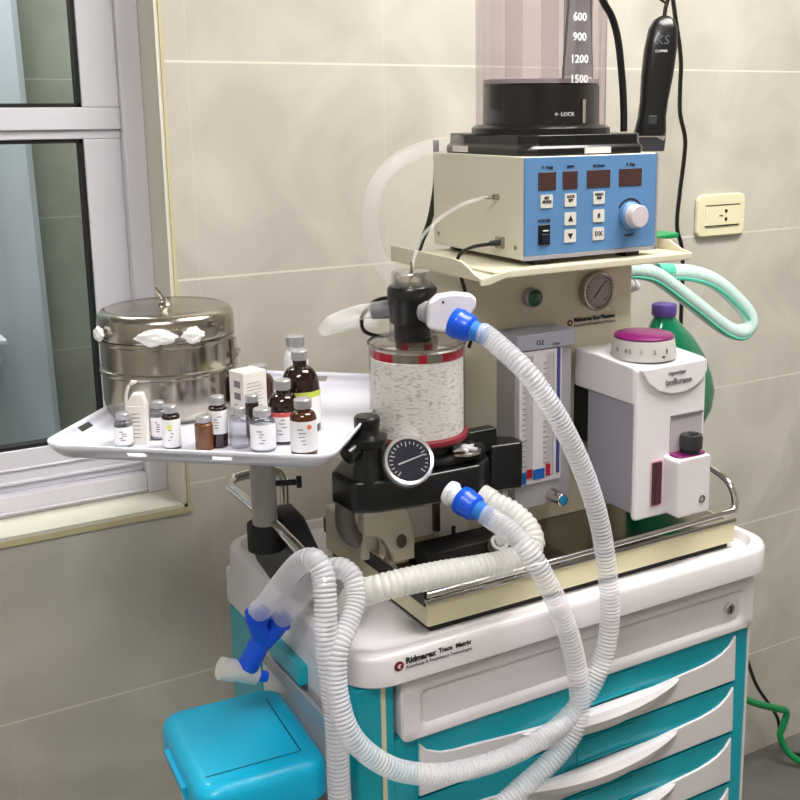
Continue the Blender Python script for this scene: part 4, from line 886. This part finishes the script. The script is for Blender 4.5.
q = MB(); d_ = Matrix.Rotation(radians(-12), 3, 'Z') @ Vector((-.371, -1.291, 0)).normalized(); c_ = Vector((.371, 1.291, zb+.028))+d_*.01115; q.cyl(c_, c_+d_*.0006, .0033, seg=14); q.done('yellow_dot', M_lyel, vv)
bottle(.402, 1.262, .0112, .042, 'glass_vial', 'small amber glass vial without paper label near the tray front', M_amber, M_cap, None, neck=.65, liquid=(mat('amber_label', (150, 92, 44), .4), .3), group=G, shoulder=.72)
bottle(.4215, 1.2655, .0112, .063, 'glass_vial', 'taller dark vial with white label behind the small amber vial', M_brown, M_cap, M_label, (.28, .74), .62, group=G, shoulder=.78)
bottle(.4425, 1.2495, .0130, .050, 'glass_vial', 'empty looking clear round vial left of the white labelled clear vial', M_vial, M_cap, None, neck=.5, group=G)
bottle(.470, 1.2785, .0085, .055, 'glass_vial', 'slim dark vial standing just in front of the paper carton', M_brown, M_cap, None, neck=.8, group=G, shoulder=.8)
bottle(.461, 1.221, .0150, .052, 'glass_vial', 'wide clear vial with large white label left of the brown bottle', M_vial, M_cap, M_label, (.08, .66), .6, liquid=(M_powder, .6), group=G)
GB = 'brown medicine bottles on the white tray'
bottle(.497, 1.243, .0195, .078, 'medicine_bottle', 'dark brown medicine bottle with red topped label', M_brown, M_cap, M_label, (.05, .52), .44, band=(M_lred, .07), group=GB, shoulder=.5, cap_h=.010)
vv = bottle(.4905, 1.166, .0157, .072, 'medicine_bottle', 'brown bottle with white label at the tray front corner', mat('mid_brown_glass', (72, 34, 18), .1, coat=.5), M_cap, M_label, (.15, .66), .55, group=GB, shoulder=.66, cap_h=.009)
q = MB(); d_ = Matrix.Rotation(radians(24), 3, 'Z') @ Vector((-.4905, -1.166, 0)).normalized(); c_ = Vector((.4905, 1.166, zb+.041))+d_*.0160; q.cyl(c_, c_+d_*.0005, .003, seg=10); q.done('orange_mark', mat('orange_mark', (214, 120, 80), .6), vv)
bottle(.535, 1.277, .0245, .104, 'medicine_bottle', 'largest brown bottle with yellow green banded label', M_brown, M_cap, M_label, (.10, .52), .36, band=(M_lgreen, .07), group=GB, shoulder=.50, cap_h=.010)
bottle(.530, 1.413, .0220, .060, 'medicine_bottle', 'reddish brown bottle half hidden behind the paper carton', mat('red_brown_glass', (70, 26, 22), .15, coat=.5), M_cap, None, neck=.5, group=GB, shoulder=.5)
wb = bottle(.575, 1.385, .0170, .100, 'plastic_bottle', 'white plastic bottle with grey cap behind the brown bottles', mat('white_bottle', (228, 230, 236), .4, coat=.2), M_cap, None, neck=.62, shoulder=.62, cap_h=.012); wb['category'] = 'bottle'
# carton B
ct = thing('paper_carton', 'white paper carton with small print standing behind the slim dark vial', 'box', (.49, 1.37, zb))
RB = Matrix.Rotation(radians(14), 3, 'Z'); at = Vector((.4855, 1.348, zb))
b = MB(); b.box(0, .036, 0, .033, 0, .064, RB, at); b.done('carton_body', M_card, ct, bevel=.0005)
b = MB(); b.box(0, .036, .001, .033, .0642, .0650, RB, at); b.done('carton_flap', M_card, ct)
b = MB()
for k in range(3): b.box(-.0004, .0001, .008, .022, .012+k*.016, .021+k*.016, RB, at)
for k in range(9): b.box(.005, .030-.002*(k % 3), -.0004, .0001, .014+k*.0045, .0146+k*.0045, RB, at)
b.done('carton_print', M_greyink, ct, smooth=False)
# carton A, open top with raised flap
ca = thing('paper_carton', 'narrow white carton with folded open top at the tray left', 'box', (.34, 1.34, zb))
RA = Matrix.Rotation(radians(-28), 3, 'Z'); at = Vector((.3375, 1.327, zb))
b = MB(); b.box(-.011, .013, 0, .02, 0, .048, RA, at)
b.done('carton_body', M_card, ca, bevel=.0005)
b = MB(); f0 = lambda x, z: at+RA @ Vector((x, .002, z)); f1 = lambda x, z: at+RA @ Vector((x, .018, z)); b.prism([(-.011, .048), (.013, .048), (.009, .062), (-.003, .062)], f0, f1); b.done('folded_top', M_card, ca, bevel=.0005)
b = MB(); b.tube([at+RA @ Vector((-.010, .004, .048)), at+RA @ Vector((-.009, .002, .062)), at+RA @ Vector((-.005, 0, .074))], .0016, seg=6, sub=3)
vs = [b.bm.verts.new(at+RA @ Vector(p)) for p in ((-.006, 0, .073), (.004, .001, .0765), (.006, .002, .080), (-.002, .001, .081))]; b.face(vs); b.done('flap', M_card, ca, sol=.0008)
b = MB()
for k in range(7): b.box(-.004, .006, -.0004, .0001, .008+k*.005, .0088+k*.005, RA, at)
b.done('carton_print', M_greyink, ca, smooth=False)

# ------------------------------------------------------------------ waste bin hanging on the cart
bn = thing('waste_bin', 'bin with bright cyan lid hanging on the left side of the cart', 'bin', (.43, 1.26, .42))
zl = .730; br = Matrix.Rotation(radians(-4), 3, 'Z')
def BP(P, z): return [Vector((.428, 1.258, 0))+br @ Vector((x, y, 0))+Vector((0, 0, z+.004)) for x, y in P]
b = MB()
o_ = rrect(-.084, .084, -.104, .112, .028, 8); i_ = rrect(-.080, .080, -.100, .108, .026, 8); s3 = rrect(-.068, .070, -.088, .096, .02, 8)
b.rings([BP(rrect(-.078, .078, -.098, .106, .024, 8), .672), BP(o_, .676), BP(o_, .706), BP(rrect(-.0825, .0825, -.1025, .1105, .027, 8), .714), BP(i_, .720), BP(rrect(-.072, .074, -.092, .10, .022, 8), .7245), BP(s3, .726)])
lid = b.done('bin_lid', M_bin, bn)
b = MB()
def grv(p, q, w_):
    p = Vector(p); q = Vector(q); d_ = (q-p).normalized(); n_ = Vector((-d_.y, d_.x, 0))*w_
    vs = [b.bm.verts.new(Vector((.428, 1.258, 0))+br @ a+Vector((0, 0, .7305))) for a in (p-n_, q-n_, q+n_, p+n_)]; b.face(vs)
grv((.055, -.070, 0), (.055, .072, 0), .0009); grv((-.066, -.070, 0), (.055, -.070, 0), .0009)
b.done('lid_groove', mat('groove_teal', (0, 74, 96), .5), lid, smooth=False)
b = MB(); b.rings([BP(rrect(-.055, .052, -.073, .07, .03, 6), .42), BP(rrect(-.076, .076, -.096, .104, .026, 8), .674)]); b.done('bin_body', M_binw, bn)
b = MB(); b.box(.495, .524, 1.22, 1.30, .60, .66); b.done('hanger', M_silver, bn)
b = MB(); b.rings([BP(rrect(-.086, -.083, -.045, .05, .001, 2), .684), BP(rrect(-.090, -.083, -.045, .05, .001, 2), .704)]); b.done('lid_lip', M_bin, lid)
print('objects', len(bpy.data.objects))
